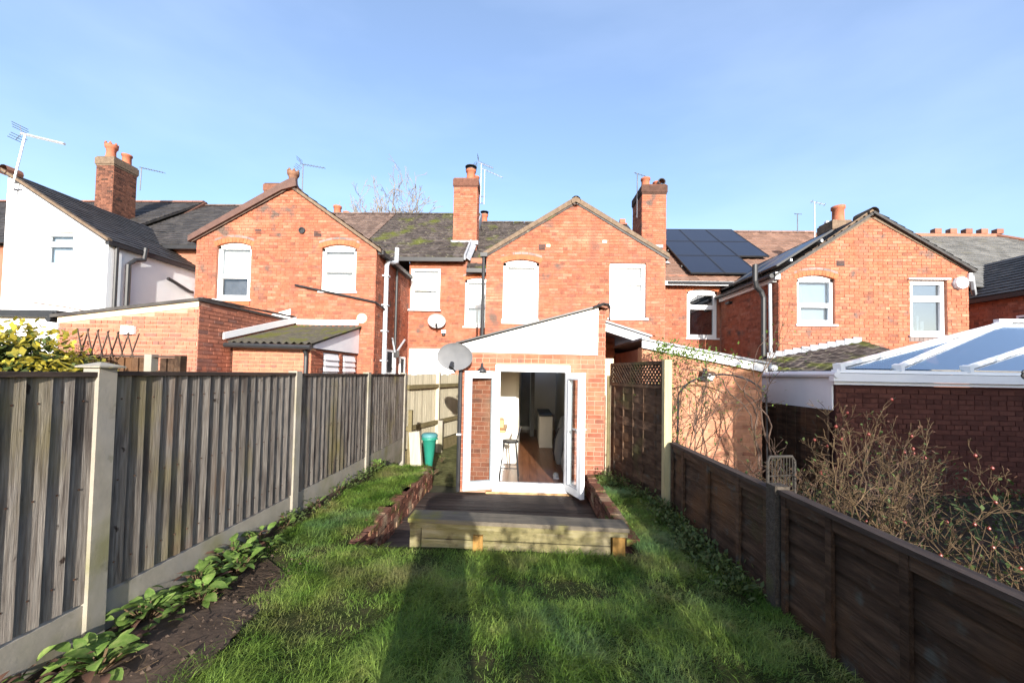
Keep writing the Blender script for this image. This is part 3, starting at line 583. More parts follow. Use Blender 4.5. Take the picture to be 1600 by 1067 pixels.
main_roof(h2, 1.25, 4.3, 8.15, m_slate, .3, .22, .004, m_ridge, seed=22)
for x in (3.0, 3.62, 4.1): MB().box(x-.12, x+.10, 16.42, 16.58, 8.2, 8.36).build('ridge_crest', m_pot, h2)
chimney(h2, -2.66, -1.82, 13.6, 14.2, 5.9, 8.62, [(-2.10, 13.85, .17, .42, 'cowl'), (-1.93, 14.0, .12, .25, 'plain')], m_brick, seed=34)
fl = MB().box(-2.72, -1.74, 13.50, 13.59, 6.22, 6.36); fl.prism([(-2.02, 12.40, 5.42), (-1.84, 12.40, 5.30), (-1.80, 13.5, 6.16), (-2.02, 13.5, 6.28)], (0, 0, .02)); fl.build('lead_flashing', m_lead, h2)
chimney(h2, -2.3, -1.7, 17.0, 17.6, 7.0, 8.35, [(-1.95, 17.2, .15, .45, 'cowl')], m_brick, seed=35)
w = wall_mesh((0, YM, 0), (1, 0, 0), [(3.515, -.34), (6.32, -.34), (6.32, 4.95), (3.515, 4.95)], [(5.24, 6.21, 2.90, 4.50)]).build('rear_wall', m_mortar, h2)
# ---- the house with the solar panels
h3 = thing('brick_house', 'red brick gabled house with solar panels on its side slope and a white alarm box', 'house', (8.6, 9.75, -.34))
w.parent = h3; w.matrix_parent_inverse = Matrix.Translation(-WLOC[h3.name])
bricks(w, (0, YM, 0), (1, 0, 0), [(3.515, 1.6), (6.31, 1.6), (6.31, 4.88), (3.515, 4.88)], [(5.24, 6.21, 2.86, 4.52)], m_brick, 120, seed=52)
window(h3, 5.24, 6.21, 2.90, 4.50, YM, arch=.09, lay='top', back=m_room, pane=g_refl); arch_ring(h3, 5.24, 6.21, 4.50, .09, YM)
p3 = [(6.32, -.34), (10.87, -.34), (10.87, 4.40), (8.58, 5.78), (6.32, 4.26)]
wa, wbn = (6.76, 7.67, 2.99, 4.23), (9.48, 10.36, 2.76, 4.13)
w = wall_mesh((0, Y0, 0), (1, 0, 0), p3, [wa, wbn]).build('gable_wall', m_mortar, h3)
bricks(w, (0, Y0, 0), (1, 0, 0), p3, [(wa[0], wa[1], wa[2]-.05, wa[3]+.02), (wbn[0], wbn[1], wbn[2]-.05, wbn[3]+.01)], m_brickb, 300, zmin=1.6, seed=53)
window(h3, *wa, Y0, arch=.10, lay='hung', back=m_net); arch_ring(h3, wa[0], wa[1], wa[3], .10, Y0)
window(h3, *wbn, Y0, lay='top', back=m_room, pane=g_refl); MB().box(9.42, 10.42, Y0-.05, Y0+.03, 4.135, 4.17).build('drip_mould', m_white, h3)
MB().box(9.44, 10.4, Y0-.016, Y0+.02, 2.60, 2.70).build('blue_brick_course', m_blue, h3)
for i in range(9): MB().box(9.46+i*.105, 9.55+i*.105, Y0-.024, Y0-.017, 2.605, 2.695).build('soldier_brick', m_blue, h3)
a = MB()
a.box(9.75, 9.80, Y0+.12, Y0+.15, 2.88, 3.25); a.box(9.84, 9.92, Y0+.12, Y0+.15, 2.88, 3.12); a.box(9.58, 9.7, Y0+.12, Y0+.15, 2.88, 2.96); a.build('windowsill_ornament', m_blind, h3)
vent(h3, 7.81, 4.52, .2, .14)
w2 = wall_mesh((6.32, YM-.01, 0), (0, -1, 0), [(0, -.34), (2.6, -.34), (2.6, 4.2), (0, 4.2)], []).build('side_wall', m_mortar, h3)
bricks(w2, (6.32, YM, 0), (0, -1, 0), [(0, 1.2), (2.84, 1.2), (2.84, 4.2), (0, 4.2)], [], m_brick, 0, seed=54)
S = Vector((2.42, 0, 1.60)); S3 = S.copy()
tile_roof(h3, (6.17, Y0-.08, 4.22), (0, 1, 0), S, 6.5, S.length, m_slate, .3, .22, .004, seed=23)
S = Vector((-2.42, 0, 1.46)); tile_roof(h3, (10.99, Y0-.10, 4.36), (0, 1, 0), S, 6.5, S.length, m_slate, .3, .22, .004, seed=24)
MB().prism([(6.32, Y0-.03, 4.24), (6.20, Y0-.03, 4.22), (8.45, Y0-.03, 5.80), (8.58, Y0-.03, 5.88), (8.70, Y0-.03, 5.80), (10.92, Y0-.03, 4.42), (10.87, Y0-.03, 4.34), (8.58, Y0-.03, 5.66)], (0, .06, 0)).build('verge_strip', m_verge, h3)
MB().lathe([(.12, 0), (.12, .5)], (8.58, Y0-.09, 5.80), 10, Matrix.Rotation(-math.pi/2, 3, 'X')).build('ridge_tile', m_verge, h3)
MB().box(6.20, 6.31, Y0-.06, Y0+.06, 4.10, 4.28).build('eaves_end', m_white, h3)
MB().box(6.21, 6.30, Y0+.07, 12.5, 4.06, 4.17).build('eaves_board', m_white, h3)
MB().tube([(6.12, Y0-.04, 4.19), (6.12, 12.5, 4.19)], .06, 8).build('gutter', m_black, h3)
MB().tube([(5.88, 10.0, 4.55), (5.88, 10.0, 4.12), (5.92, 10.02, 3.98), (6.06, 10.05, 3.86), (6.12, 10.05, 3.7), (6.12, 10.05, 1.9)], .065, 10).build('soil_pipe', m_black, h3)
MB().tube([(6.22, 9.95, 4.05), (6.24, 9.95, 1.8)], .04, 8).build('downpipe', m_greyp, h3)
MB().box(6.2, 6.32, 11.9, 12.1, 3.9, 3.98).build('flue_outlet', m_black, h3)
MB().box(10.85, 10.93, Y0-.05, Y0+.05, 4.10, 4.30).build('eaves_end', m_white, h3)
MB().tube([(10.95, Y0, 4.25), (11.1, Y0+.1, 3.95), (11.35, Y0+.3, 3.86)], .05, 6).build('rainwater_pipe', m_lead, h3)
main_roof(h3, 4.3, 12.15, 7.85, m_tilered, .3, .3, .02, m_tilered, ext=1, seed=25)
chimney(h3, 3.95, 4.76, 13.2, 14.35, 4.6, 8.20, [(4.13, 13.45, .15, .33, 'plain'), (4.55, 13.5, .14, .22, 'plain')], m_brick, seed=36)
MB().lathe([(.13, 0), (.13, .22), (.10, .22), (.10, .02)], (4.62, 13.42, 8.32), 12, Matrix.Rotation(R(80), 3, 'X')).build('flue_cowl', m_black, h3)
fl = MB().prism([(3.95, 13.0, 5.95), (4.5, 13.0, 5.75), (4.85, 13.0, 5.45), (4.4, 13.0, 5.5)], (0, .15, 0)); fl.box(4.2, 4.6, 13.0, 13.18, 5.98, 6.08); fl.build('lead_flashing', m_lead, h3)
MB().tube([(4.5, 12.3, 4.62), (7.2, 12.3, 4.62)], .055, 8).build('gutter', m_black, h3)
chimney(h3, 9.40, 9.95, 12.0, 12.55, 4.6, 6.50, [(9.72, 12.2, .17, .50, 'plain')], m_soot, seed=37)
MB().box(9.44, 9.52, 12.3, 12.4, 6.55, 6.64).build('white_cap', m_white, h3)
# ---- next house with the dark slate roof
h4 = thing('brick_house', 'dark roofed brick house at the far end with five terracotta crests on its ridge', 'house', (16, 9.75, -.34))
w = wall_mesh((13.7, YM-.01, 0), (0, -1, 0), [(0, -.34), (2.85, -.34), (2.85, 4.2), (0, 4.2)], []).build('side_wall', m_mortar, h4)
bricks(w, (13.7, YM, 0), (0, -1, 0), [(0, 1.2), (2.84, 1.2), (2.84, 4.2), (0, 4.2)], [], m_brick, 0, seed=61)
wall_mesh((0, Y0, 0), (1, 0, 0), [(13.7, -.34), (18.3, -.34), (18.3, 4.2), (16, 5.7), (13.7, 4.2)], []).build('gable_wall', m_mortar, h4)
w = wall_mesh((0, YM, 0), (1, 0, 0), [(10.9, -.34), (13.7, -.34), (13.7, 4.7), (10.9, 4.7)], []).build('rear_wall', m_mortar, h4)
bricks(w, (0, YM, 0), (1, 0, 0), [(10.9, 1.6), (13.69, 1.6), (13.69, 4.6), (10.9, 4.6)], [], m_brick, 0, seed=62)
S = Vector((2.46, 0, 1.60)); tile_roof(h4, (13.55, Y0-.1, 4.16), (0, 1, 0), S, 6.5, S.length, m_slate, .3, .22, .004, seed=26)
MB().box(13.5, 13.66, Y0-.1, 12.5, 4.02, 4.14).build('gutter', m_black, h4)
side_window(h4, 13.7, 10.6, 11.1, 3.0, 3.5, -1)
S = Vector((0, 4.15, 3.15)); tile_roof(h4, (12.2, 12.35, 4.60), (1, 0, 0), S, 11.4, S.length, m_slateg, .3, .22, .004, seed=27, mask=lambda u, s: u < 11.4-.79*s)
MB().prism([(12.2, 16.5, 7.73), (19.5, 16.5, 7.73), (23.6, 20.6, 4.6), (12.2, 20.6, 4.6)], (0, 0, -.05)).build('back_slope', m_slateg, h4)
MB().prism([(19.5, 16.5, 7.73), (23.6, 12.35, 4.58), (23.6, 20.6, 4.6)], (0, 0, -.05)).build('hip_slope', m_slateg, h4)
MB().box(12.2, 19.55, 16.42, 16.58, 7.70, 7.82).build('ridge_tile', m_ridge, h4)
for i in range(5): MB().box(17.0+i*.62, 17.27+i*.62, 16.40, 16.60, 7.82, 8.02).build('ridge_crest', m_ridge, h4)
MB().tube([(19.5, 16.5, 7.78), (23.6, 12.35, 4.62)], .08, 6).build('hip_tile', m_ridge, h4)
# ================================================================== solar panels
sa = thing('solar_array', 'black solar array of eight panels on the reddish tiled main roof', 'solar panels', (6.9, 14.5, 6.5))
Sv = Vector((0, 4.15, 3.15)).normalized(); Nv = Vector((0, -3.15, 4.15)).normalized()
def panel(root, O, U, S, w, l, m=m_solar):
    O, U, S = Vector(O), Vector(U), Vector(S); n = U.cross(S).normalized(); n = -n if n.z < 0 else n
    p = MB().prism([O, O+U*w, O+U*w+S*l, O+S*l], n*.035).build('panel', m, root)
    f = MB(); t = .022
    for a, b in (((0, 0), (w, 0)), ((w, 0), (w, l)), ((w, l), (0, l)), ((0, l), (0, 0))):
        f.bar(O+U*a[0]+S*a[1]+n*.02, O+U*b[0]+S*b[1]+n*.02, t, .05, n)
    f.build('frame', m_black, p)
base = Vector((0, 16.5, 7.85))+Nv*.14
for c, nrow in ((0, 3), (1, 3), (2, 2)):
    for rj in range(nrow):
        panel(sa, base+Vector((5.30+c*1.09, 0, 0))-Sv*(.25+1.57*(rj+1)), (1, 0, 0), Sv, 1.06, 1.568)
fr = MB()
for s in (.6, 1.4, 2.2, 3.0, 3.8, 4.6): fr.box(5.32, 7.4, 0, .04, 0, .04)
for rj in range(3):
    q = base-Sv*(.25+1.57*rj+.8)-Nv*.06; MB().bar(q+Vector((5.25, 0, 0)), q+Vector((7.45 if rj == 2 else 8.6, 0, 0)), .05, .06).build('mounting_rail', m_black, sa)
sb = thing('solar_array', 'glinting solar array lying along the side slope of the gable with the alarm box', 'solar panels', (7.2, 11, 5))
S3n = S3.normalized(); N3 = Vector((-1.60, 0, 2.42)).normalized()
for i in range(4): panel(sb, Vector((6.25, Y0+.05+i*1.05, 4.26))+N3*.13+S3n*.15, (0, 1, 0), S3n, 1.03, 1.65)
for k in (.5, 1.4): MB().bar(Vector((6.25, Y0, 4.26))+N3*.08+S3n*k, Vector((6.25, Y0+4.2, 4.26))+N3*.08+S3n*k, .05, .06).build('mounting_rail', m_alu, sb)

# ================================================================== KITCHEN EXTENSION with the open doors
YE = 6.38
ke = thing('kitchen_extension', 'single storey brick extension with white triangular fascia and open patio doorway', 'extension', (.13, YE, -.34))
pe = [(-1.05, -.34), (1.32, -.34), (1.32, 2.72), (1.20, 2.69), (-1.05, 2.08)]
hd = (-.47, .74, -.30, 1.76)
w = wall_mesh((0, YE, 0), (1, 0, 0), pe, [hd], .22).build('front_wall', m_mortar2, ke)
bricks(w, (0, YE, 0), (1, 0, 0), pe, [hd, (-.9, 1.195, 1.965, 3), (-1.05, -.9, 2.05, 3)], m_brick, 300, seed=71)
w = MB().box(-1.05, -.95, YE+.222, Y0-.005, -.34, 2.06).build('side_wall', m_mortar, ke)
bricks(w, (-1.05, Y0, 0), (0, -1, 0), [(0, -.3), (3.35, -.3), (3.35, 2.06), (0, 2.06)], [], m_brick, 0, seed=72)
w = MB().box(1.21, 1.32, YE+.222, Y0-.005, -.34, 2.70).build('party_wall', m_mortar, ke)
bricks(w, (1.32, YE, 0), (0, 1, 0), [(0, -.3), (3.35, -.3), (3.35, 2.70), (0, 2.70)], [], m_brick, 0, seed=73)
MB().prism([(-1.05, YE-.035, 2.10), (-.90, YE-.035, 1.97), (1.195, YE-.035, 1.955), (1.195, YE-.035, 2.735)], (0, .033, 0)).build('fascia', m_white, ke)
MB().prism([(-1.14, YE-.12, 2.10), (-1.14, YE-.12, 2.125), (1.28, YE-.12, 2.79), (1.28, YE-.12, 2.765)], (0, 3.45, 0)).build('roof', m_black, ke)
MB().prism([(1.18, YE-.10, 2.765), (1.22, YE-.10, 2.83), (1.30, YE-.10, 2.86), (1.36, YE-.10, 2.82), (1.36, YE-.10, 2.72), (1.30, YE-.10, 2.72)], (0, 3.3, 0)).build('coping', m_ridge, ke)
MB().tube([(1.10, YE-.14, 2.73), (1.26, YE-.14, 2.785), (1.345, YE-.14, 2.77), (1.365, YE-.14, 2.72), (1.355, YE-.14, 2.52)], .016, 6).build('cable_conduit', m_black, ke)
MB().tube([(-1.06, YE-.05, 2.03), (-1.06, YE-.05, -.32)], .035, 8).build('downpipe', m_black, ke)
MB().box(-1.10, -1.02, YE-.10, YE-.004, .60, .63).build('pipe_clip', m_alu, ke)
MB().box(-.96, 1.21, YE+.22, 12.4, 1.78, 1.84).build('ceiling', m_plaster, ke)
fl = MB().box(-.95, 1.22, YE+.02, 14.0, -.345, -.305).build('floor', m_floor, ke)
bd = MB()
for i in range(16): bd.box(-.95+i*.135, -.95+i*.135+.132, YE+.06, 13.9, -.305, -.299)
stuff(bd.build('floor_board', m_floor, fl))
iw = MB().box(-.95, -.17, 8.30, 8.42, -.30, 1.78); iw.box(-.20, -.12, 8.425, 13.9, -.30, 1.78); iw.box(1.10, 1.20, Y0, 13.9, -.30, 1.78); iw.box(-.119, .20, 13.4, 13.5, -.30, 1.78); iw.box(.20, 1.1, 13.6, 13.7, -.3, 1.78)
iw.build('inner_wall', m_plaster, ke)
iw = MB().box(-.949, -.93, YE+.222, 8.29, -.30, 1.775); iw.box(1.19, 1.209, YE+.222, 9.6, -.30, 1.775); iw.build('side_plaster', m_plaster, ke)
MB().box(-.11, .20, 13.34, 13.39, -.29, 1.70).build('inner_door', m_grey, ke)
MB().box(.20, .32, 12.0, 12.1, -.3, 1.78).build('door_jamb', m_grey, ke)
MB().box(-.10, .2, 13.30, 13.335, -.29, -.17).build('skirting', m_white, ke)
# frame and the two leaves
f = MB(); f.box(-.47, -.40, YE-.03, YE+.06, -.22, 1.66); f.box(.67, .74, YE-.03, YE+.06, -.22, 1.66); f.box(-.48, .75, YE-.035, YE+.06, 1.66, 1.77); f.box(-.50, .77, YE-.07, YE+.06, -.30, -.22); f.box(-.47, .74, YE-.02, YE+.06, -.22, -.17)
f.build('door_frame', m_white, ke)
def leaf(hx, ang, wd, z0, z1, sgn, hand):
    """a door leaf hinged at hx, turned outwards by ang degrees from closed"""
    M = Matrix.Translation((hx, YE-.05, 0)) @ Matrix.Rotation(R(ang), 4, 'Z')
    def bx(mb, x0, x1, y0, y1, a, b):
        x0, x1 = sorted((x0*sgn, x1*sgn)); c = MB().box(x0, x1, y0, y1, a, b); k = len(mb.v); mb.v += [tuple(M @ Vector(q)) for q in c.v]; mb.f += [tuple(i+k for i in ff) for ff in c.f]
    t = .105; d = MB()
    bx(d, 0, t, -.035, .03, z0, z1); bx(d, wd-t, wd, -.035, .03, z0, z1); bx(d, t, wd-t, -.035, .03, z0, z0+t+.02); bx(d, t, wd-t, -.035, .03, z1-t, z1)
    o = d.build('door', m_white, ke)
    d = MB(); bx(d, t, wd-t, -.006, .006, z0+t+.02, z1-t); d.build('pane', g_clear, o)
    d = MB(); g = .008
    for y in (-.040, .031):
        bx(d, t-g, t+g, y, y+.008, z0+t, z1-t); bx(d, wd-t-g, wd-t+g, y, y+.008, z0+t, z1-t); bx(d, t, wd-t, y, y+.008, z0+t+.012, z0+t+.028); bx(d, t, wd-t, y, y+.008, z1-t-g, z1-t+g)
    d.build('glazing_bead', m_greyp, o)
    if hand:
        d = MB()
        for y in (-.10, .06): bx(d, wd-.07, wd-.045, y, y+.03, .78, .80); bx(d, wd-.17, wd-.045, y+.005, y+.025, .778, .802)
        bx(d, wd-.068, wd-.05, -.10, .09, .782, .798); d.build('handle', m_alu, o)
leaf(-.43, -160, .56, -.245, 1.655, 1, False)
leaf(.70, 112, .52, -.245, 1.655, -1, True)
# wall lamp
wlm = thing('wall_lamp', 'black conical wall lamp above the opened glass door', 'lamp', (-.70, YE, 1.62))
MB().lathe([(.0, .17), (.018, .15), (.02, .10), (.045, .07), (.115, 0), (.10, .005), (.03, .06)], (-.70, YE-.10, 1.63), 14).build('shade', m_black, wlm, True)
MB().tube([(-.70, YE-.012, 1.72), (-.70, YE-.10, 1.76)], .014, 6).build('bracket', m_black, wlm)
MB().lathe([(0, -.02), (.035, 0), (.045, .02), (.02, .05)], (-.70, YE-.10, 1.62), 10).build('bulb', m_white, wlm, True)
# dishes
def dish(label, c, w, h, m, tilt, turn, arm, mount):
    t = thing('satellite_dish', label, 'satellite dish', c, 'satellite dishes on the walls')
    M = Matrix.Rotation(R(turn), 3, 'Z') @ Matrix.Rotation(R(90+tilt), 3, 'X')
    b = MB(); prof = [(0, -.05), (.25, -.047), (.5, -.037), (.75, -.02), (1, 0), (1.02, .008), (1.0, -.012), (.6, -.05), (0, -.07)]
    S3_ = Matrix.Diagonal((w/2, h/2, w)); b.lathe(prof, c, 28, M @ S3_); b.build('reflector', m, t, True)
    C = Vector(c); lo = C+M @ Vector((0, -h/2*.96, 0)); tip = C+M @ Vector((0, -h/2*.62, arm))
    MB().tube([lo-M @ Vector((0, 0, .05)), lo+M @ Vector((0, -.03, .02)), tip], .014, 6).build('arm', m_black, t)
    MB().tube([tip+M @ Vector((0, -.02, .03)), tip+M @ Vector((0, .05, -.05))], .032, 10).build('receiver', m_black, t)
    MB().tube([C-M @ Vector((0, 0, .06)), C-M @ Vector((0, 0, .12)), mount], .018, 6).build('bracket', m_black, t)
dish('large grey satellite dish at the corner of the extension', (-1.13, 6.16, 1.88), .60, .44, m_dish, 8, -12, .16, (-1.03, YE-.03, 1.84))
dish('small pale satellite dish on the wall between two upstairs windows', (-2.88, YM-.28, 3.30), .56, .46, m_dish2, 12, 10, .2, (-2.88, YM-.01, 3.2))
pl = thing('security_light', 'small white sensor light fixed under the pale satellite dish', 'light', (-2.69, YM, 2.9))
MB().box(-2.76, -2.62, YM-.08, YM-.012, 2.93, 3.03).build('housing', m_white, pl); MB().lathe([(.055, -.07), (.06, 0), (0, .03)], (-2.69, YM-.07, 2.92), 10).build('sensor', m_black, pl, True)
# furniture seen through the door
st = thing('bar_stool', 'black metal bar stool with low back just inside the doorway', 'stool', (-.25, 7.1, -.30))
MB().lathe([(0, .70), (.15, .70), (.165, .685), (.16, .665), (0, .66)], (-.25, 7.12, -.30), 16).build('seat', m_black, st)
for dx, dy in ((-1, -1), (1, -1), (-1, 1), (1, 1)): MB().tube([(-.25+dx*.11, 7.12+dy*.11, .365), (-.25+dx*.17, 7.12+dy*.17, -.30)], .014, 6).build('leg', m_black, st)
for a, b in (((-1, -1), (1, -1)), ((1, -1), (1, 1)), ((1, 1), (-1, 1)), ((-1, 1), (-1, -1))): MB().tube([(-.25+a[0]*.15, 7.12+a[1]*.15, -.08), (-.25+b[0]*.15, 7.12+b[1]*.15, -.08)], .009, 5).build('stretcher', m_black, st)
for dy in (-.09, .09): MB().tube([(-.13, 7.12+dy, .38), (-.07, 7.12+dy, .62)], .012, 6).build('back_post', m_black, st)
MB().hexa([(-.085, 7.0, .52), (-.075, 7.0, .52), (-.075, 7.24, .52), (-.085, 7.24, .52), (-.06, 7.0, .66), (-.05, 7.0, .66), (-.05, 7.24, .66), (-.06, 7.24, .66)]).build('backrest', m_black, st)
tb = thing('breakfast_table', 'pine topped breakfast table behind the black stool', 'table', (-.6, 7.3, -.30))
MB().box(-.92, -.33, 6.95, 7.8, .55, .60).build('table_top', m_pine, tb)
for x, y in ((-.88, 7.0), (-.40, 7.0), (-.88, 7.75), (-.40, 7.75)): MB().box(x-.025, x+.025, y-.025, y+.025, -.30, .55).build('leg', m_white, tb)
bx_ = thing('cardboard_box', 'open cardboard box standing on the pine table', 'box', (-.5, 7.4, .60))
b = MB().box(-.64, -.38, 7.3, 7.55, .60, .74); b.build('carton', m_pine, bx_); MB().hexa([(-.64, 7.30, .742), (-.38, 7.30, .742), (-.38, 7.308, .742), (-.64, 7.308, .742), (-.64, 7.20, .80), (-.38, 7.20, .80), (-.38, 7.208, .80), (-.64, 7.208, .80)]).build('flap', m_cream, bx_)
cb = thing('kitchen_cabinet', 'white kitchen cabinet with dark worktop inside the extension', 'cabinet', (.8, 9.6, -.30))
MB().box(.42, .76, 10.2, 12.0, -.30, .52).build('carcass', m_plaster, cb); MB().box(.41, .77, 10.17, 12.0, .521, .56).build('worktop', m_black, cb)
MB().box(.44, .58, 10.18, 10.198, -.24, .48).build('door', m_plaster, cb); MB().box(.60, .74, 10.18, 10.198, -.24, .48).build('door', m_plaster, cb)
dr = thing('clothes_heap', 'dark coats and bags piled against the inner wall', 'coats', (1.0, 8.0, -.30))
for i in range(7):
    a = random.uniform(.85, 1.12); y = 7.6+i*.28; h = random.uniform(.5, 1.0)
    MB().lathe([(.16, 0), (.20, h*.3), (.17, h*.7), (.09, h), (0, h*1.04)], (a, y, -.30), 9).build('coat', m_coat if i % 3 else m_grey, dr, True)
sh = thing('shoe', 'pale trainer lying near the door sill', 'shoe', (.62, 7.3, -.30))
MB().lathe([(.05, 0), (.055, .03), (.045, .07), (0, .08)], (.62, 7.28, -.30), 10, Matrix.Diagonal((1, 2.2, 1))).build('upper', m_blind, sh, True); MB().box(.57, .67, 7.16, 7.40, -.299, -.28).build('sole', m_white, sh)
# ================================================================== DECK, SLEEPER BED, RETAINING WALLS
dk = thing('decking', 'dark wet timber decking sunk in front of the patio doors', 'decking', (-.3, 5.0, -.34))
MB().box(-1.62, 1.03, 3.62, YE-.09, -.60, -.335).build('joist_frame', m_deck, dk)
y = 3.63
while y < YE-.2:
    d = random.uniform(-.003, .003); MB().box(-1.60+random.uniform(0, .02), 1.02-random.uniform(0, .02), y, y+.116, -.334, -.312+d).build('plank', m_deck, dk); y += .123
MB().box(-.6, .85, YE-.085, YE-.012, -.334, -.302).build('threshold_board', m_pine, dk)
sl_ = thing('sleeper_bench', 'low mossy timber retaining bench across the end of the lawn', 'timber wall', (-.06, 3.58, 0))
MB().prism([(-1.05, 3.545, .235), (.955, 3.485, .225), (.955, 3.70, .225), (-1.05, 3.78, .235)], (0, 0, .036)).build('cap_plank', m_sltop, sl_)
MB().prism([(-1.04, 3.562, .185), (.945, 3.502, .175), (.945, 3.68, .175), (-1.04, 3.76, .185)], (0, 0, .046)).build('cap_plank', m_sleeper, sl_)
for z0, z1 in ((.085, .178), (-.02, .079)): MB().prism([(-.93, 3.584, z0), (.80, 3.534, z0), (.80, 3.58, z0), (-.93, 3.63, z0)], (0, 0, z1-z0-.003)).build('face_plank', m_sleeper, sl_)
MB().box(-1.035, -.935, 3.57, 3.75, -.34, .182).build('post', m_sleeper, sl_)
MB().box(-.445, -.355, 3.535, 3.569, -.04, .135).build('post', m_orangew, sl_)
MB().box(.815, .925, 3.512, 3.62, -.04, .168).build('post', m_orangew, sl_)
MB().prism([(-.93, 3.66, -.34), (.80, 3.61, -.34), (.80, 3.66, -.34), (-.93, 3.72, -.34)], (0, 0, .51)).build('back_plank', m_deck, sl_)
rwl = thing('retaining_wall', 'crumbling red brick retaining wall beside the sunken steps', 'garden wall', (-1.58, 5.1, -.34))
lwp = [(0, -.60), (2.95, -.60), (2.95, .02), (1.0, .03), (0, -.02)]
w = MB().prism([(-1.66, 3.62, -.6), (-1.57, 3.62, -.6), (-1.57, 6.57, -.6), (-1.66, 6.57, -.6)], (0, 0, .60)).build('wall_core', m_mortar3, rwl)
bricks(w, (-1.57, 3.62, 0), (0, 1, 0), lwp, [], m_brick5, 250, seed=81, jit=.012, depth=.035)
w = MB().prism([(-1.665, 6.575, -.6), (-1.56, 6.575, -.6), (-1.56, 6.68, -.6), (-1.665, 6.68, -.6)], (0, 0, .58)).build('pier', m_brick5, rwl)
tp = MB(); rd = random.Random(4)
for i in range(13):
    MB().prism([(-1.69+rd.uniform(-.01, .01), 3.66+i*.223, 0), (-1.535+rd.uniform(-.02, .015), 3.66+i*.223, 0), (-1.535+rd.uniform(-.02, .015), 3.86+i*.223, 0), (-1.69, 3.86+i*.223, 0)], (rd.uniform(-.03, .012), rd.uniform(-.03, .03), .012+rd.uniform(-.02, .014))).build('coping_brick', m_brick5, rwl)
rwr = thing('retaining_wall', 'low shaded brick retaining wall below the woven fence panel', 'garden wall', (1.04, 5, -.34))
w = MB().box(1.035, 1.11, 3.70, 6.30, -.6, -.01).build('wall_core', m_mortar3, rwr)
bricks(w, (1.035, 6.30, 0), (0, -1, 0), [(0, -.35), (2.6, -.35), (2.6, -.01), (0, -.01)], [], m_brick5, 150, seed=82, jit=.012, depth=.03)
for i in range(11): MB().box(1.0+rd.uniform(-.01, .01), 1.13, 3.76+i*.225, 3.965+i*.225, -.01, .045+rd.uniform(-.012, .01)).build('coping_brick', m_brick5, rwr)
# ================================================================== FENCES
def cap_post(mb, x0, x1, y0, y1, z1): mb.box(x0, x1, y0, y1, -.3, z1)
lf = thing('closeboard_fence', 'long weathered closeboard fence with concrete posts and gravel boards beside the lawn', 'fence', (-2.5, 4, -.05))
PY = [.26, 2.21, 4.16, 6.09, 7.98]
for i, py in enumerate(PY):
    MB().box(-2.575, -2.478, py-.05, py+.05, -.35, 1.605).build('post', m_conc, lf)
    if i == 1: MB().box(-2.60, -2.45, py-.075, py+.075, 1.606, 1.614).hexa([(-2.60, py-.075, 1.615), (-2.45, py-.075, 1.615), (-2.45, py+.075, 1.615), (-2.60, py+.075, 1.615), (-2.535, py-.01, 1.638), (-2.515, py-.01, 1.638), (-2.515, py+.01, 1.638), (-2.535, py+.01, 1.638)]).build('post_cap', m_conc, lf)
for i in range(-1, 4):
    a = (PY[i]+.052) if i >= 0 else -1.6; b = PY[i+1]-.052
    MB().box(-2.545, -2.505, a, b, -.2, .242+.004*i).build('gravel_board', m_conc, lf)
    n = round((b-a)/.105); pitch_ = (b-a)/n; zt = 1.555+random.uniform(-.004, .004)
    for k in range(n):
        y0_, y1_ = a+k*pitch_-.012, a+(k+1)*pitch_; th = .0225+random.uniform(-.003, .003); z0_ = .256+random.uniform(0, .008)
        o = MB().prism([(-2.525, y0_, z0_), (-2.523, y0_, z0_), (-2.521+th, y1_, z0_), (-2.525, y1_, z0_)], (random.uniform(-.002, .002), random.uniform(-.004, .004), zt-z0_)).build('board', m_wood, lf)
    nl = MB()
    for k in range(n):
        for z in (.38, .88, 1.38):
            yk = a+(k+.55)*pitch_; nl.box(-2.515, -2.504, yk-.004, yk+.004, z+.03, z+.038)
    stuff(nl.build('nail_head', m_dead, lf))
    MB().box(-2.545, -2.486, a, b, zt+.001, zt+.028).build('cap_rail', m_cap, lf)
    for z in (.35, .85, 1.35): MB().box(-2.575, -2.53, a, b, z, z+.07).build('rail', m_rail, lf)
sf = thing('paling_fence', 'sunlit pale paling fence with two mossy rails beside the mossy passage', 'fence', (-2.2, 9.3, -.3))
A, B = Vector((-2.50, 8.1, 0)), Vector((-1.78, 10.7, 0)); d = (B-A).normalized(); nr = Vector((d.y, -d.x, 0))
n = 26
for k in range(n):
    p = A+d*((B-A).length*k/n); q = p+d*.095
    MB().prism([p-nr*.03+Vector((0, 0, -.02)), q-nr*.03+Vector((0, 0, -.02)), q-nr*.012+Vector((0, 0, -.02)), p-nr*.012+Vector((0, 0, -.02))], (0, 0, 1.60+random.uniform(-.02, .02))).build('paling', m_woodlit, sf)
for z in (.42, 1.30): MB().bar(A+nr*.03+Vector((0, 0, z)), B+nr*.03+Vector((0, 0, z)), .07, .09).build('rail', m_rail, sf)
for t in (.50, .985):
    p = A+(B-A)*t; MB().prism([p+Vector((x, y, -.32)) for x, y in ((-.05, -.05), (.06, -.05), (.06, .06), (-.05, .06))], (0, 0, 1.96)).build('post', m_woodlit, sf)
p = A+(B-A)*.50+Vector((.09, -.05, 0)); MB().prism([p+Vector((x, y, -.32)) for x, y in ((-.03, -.05), (.08, -.05), (.08, .06), (-.03, .06))], (0, 0, .78)).build('concrete_spur', m_conc, sf)
MB().prism([A+nr*.02+Vector((0, 0, -.33)), B+nr*.02+Vector((0, 0, -.33)), B-nr*.03+Vector((0, 0, -.33)), A-nr*.03+Vector((0, 0, -.33))], (0, 0, .28)).build('gravel_board', m_rail, sf)
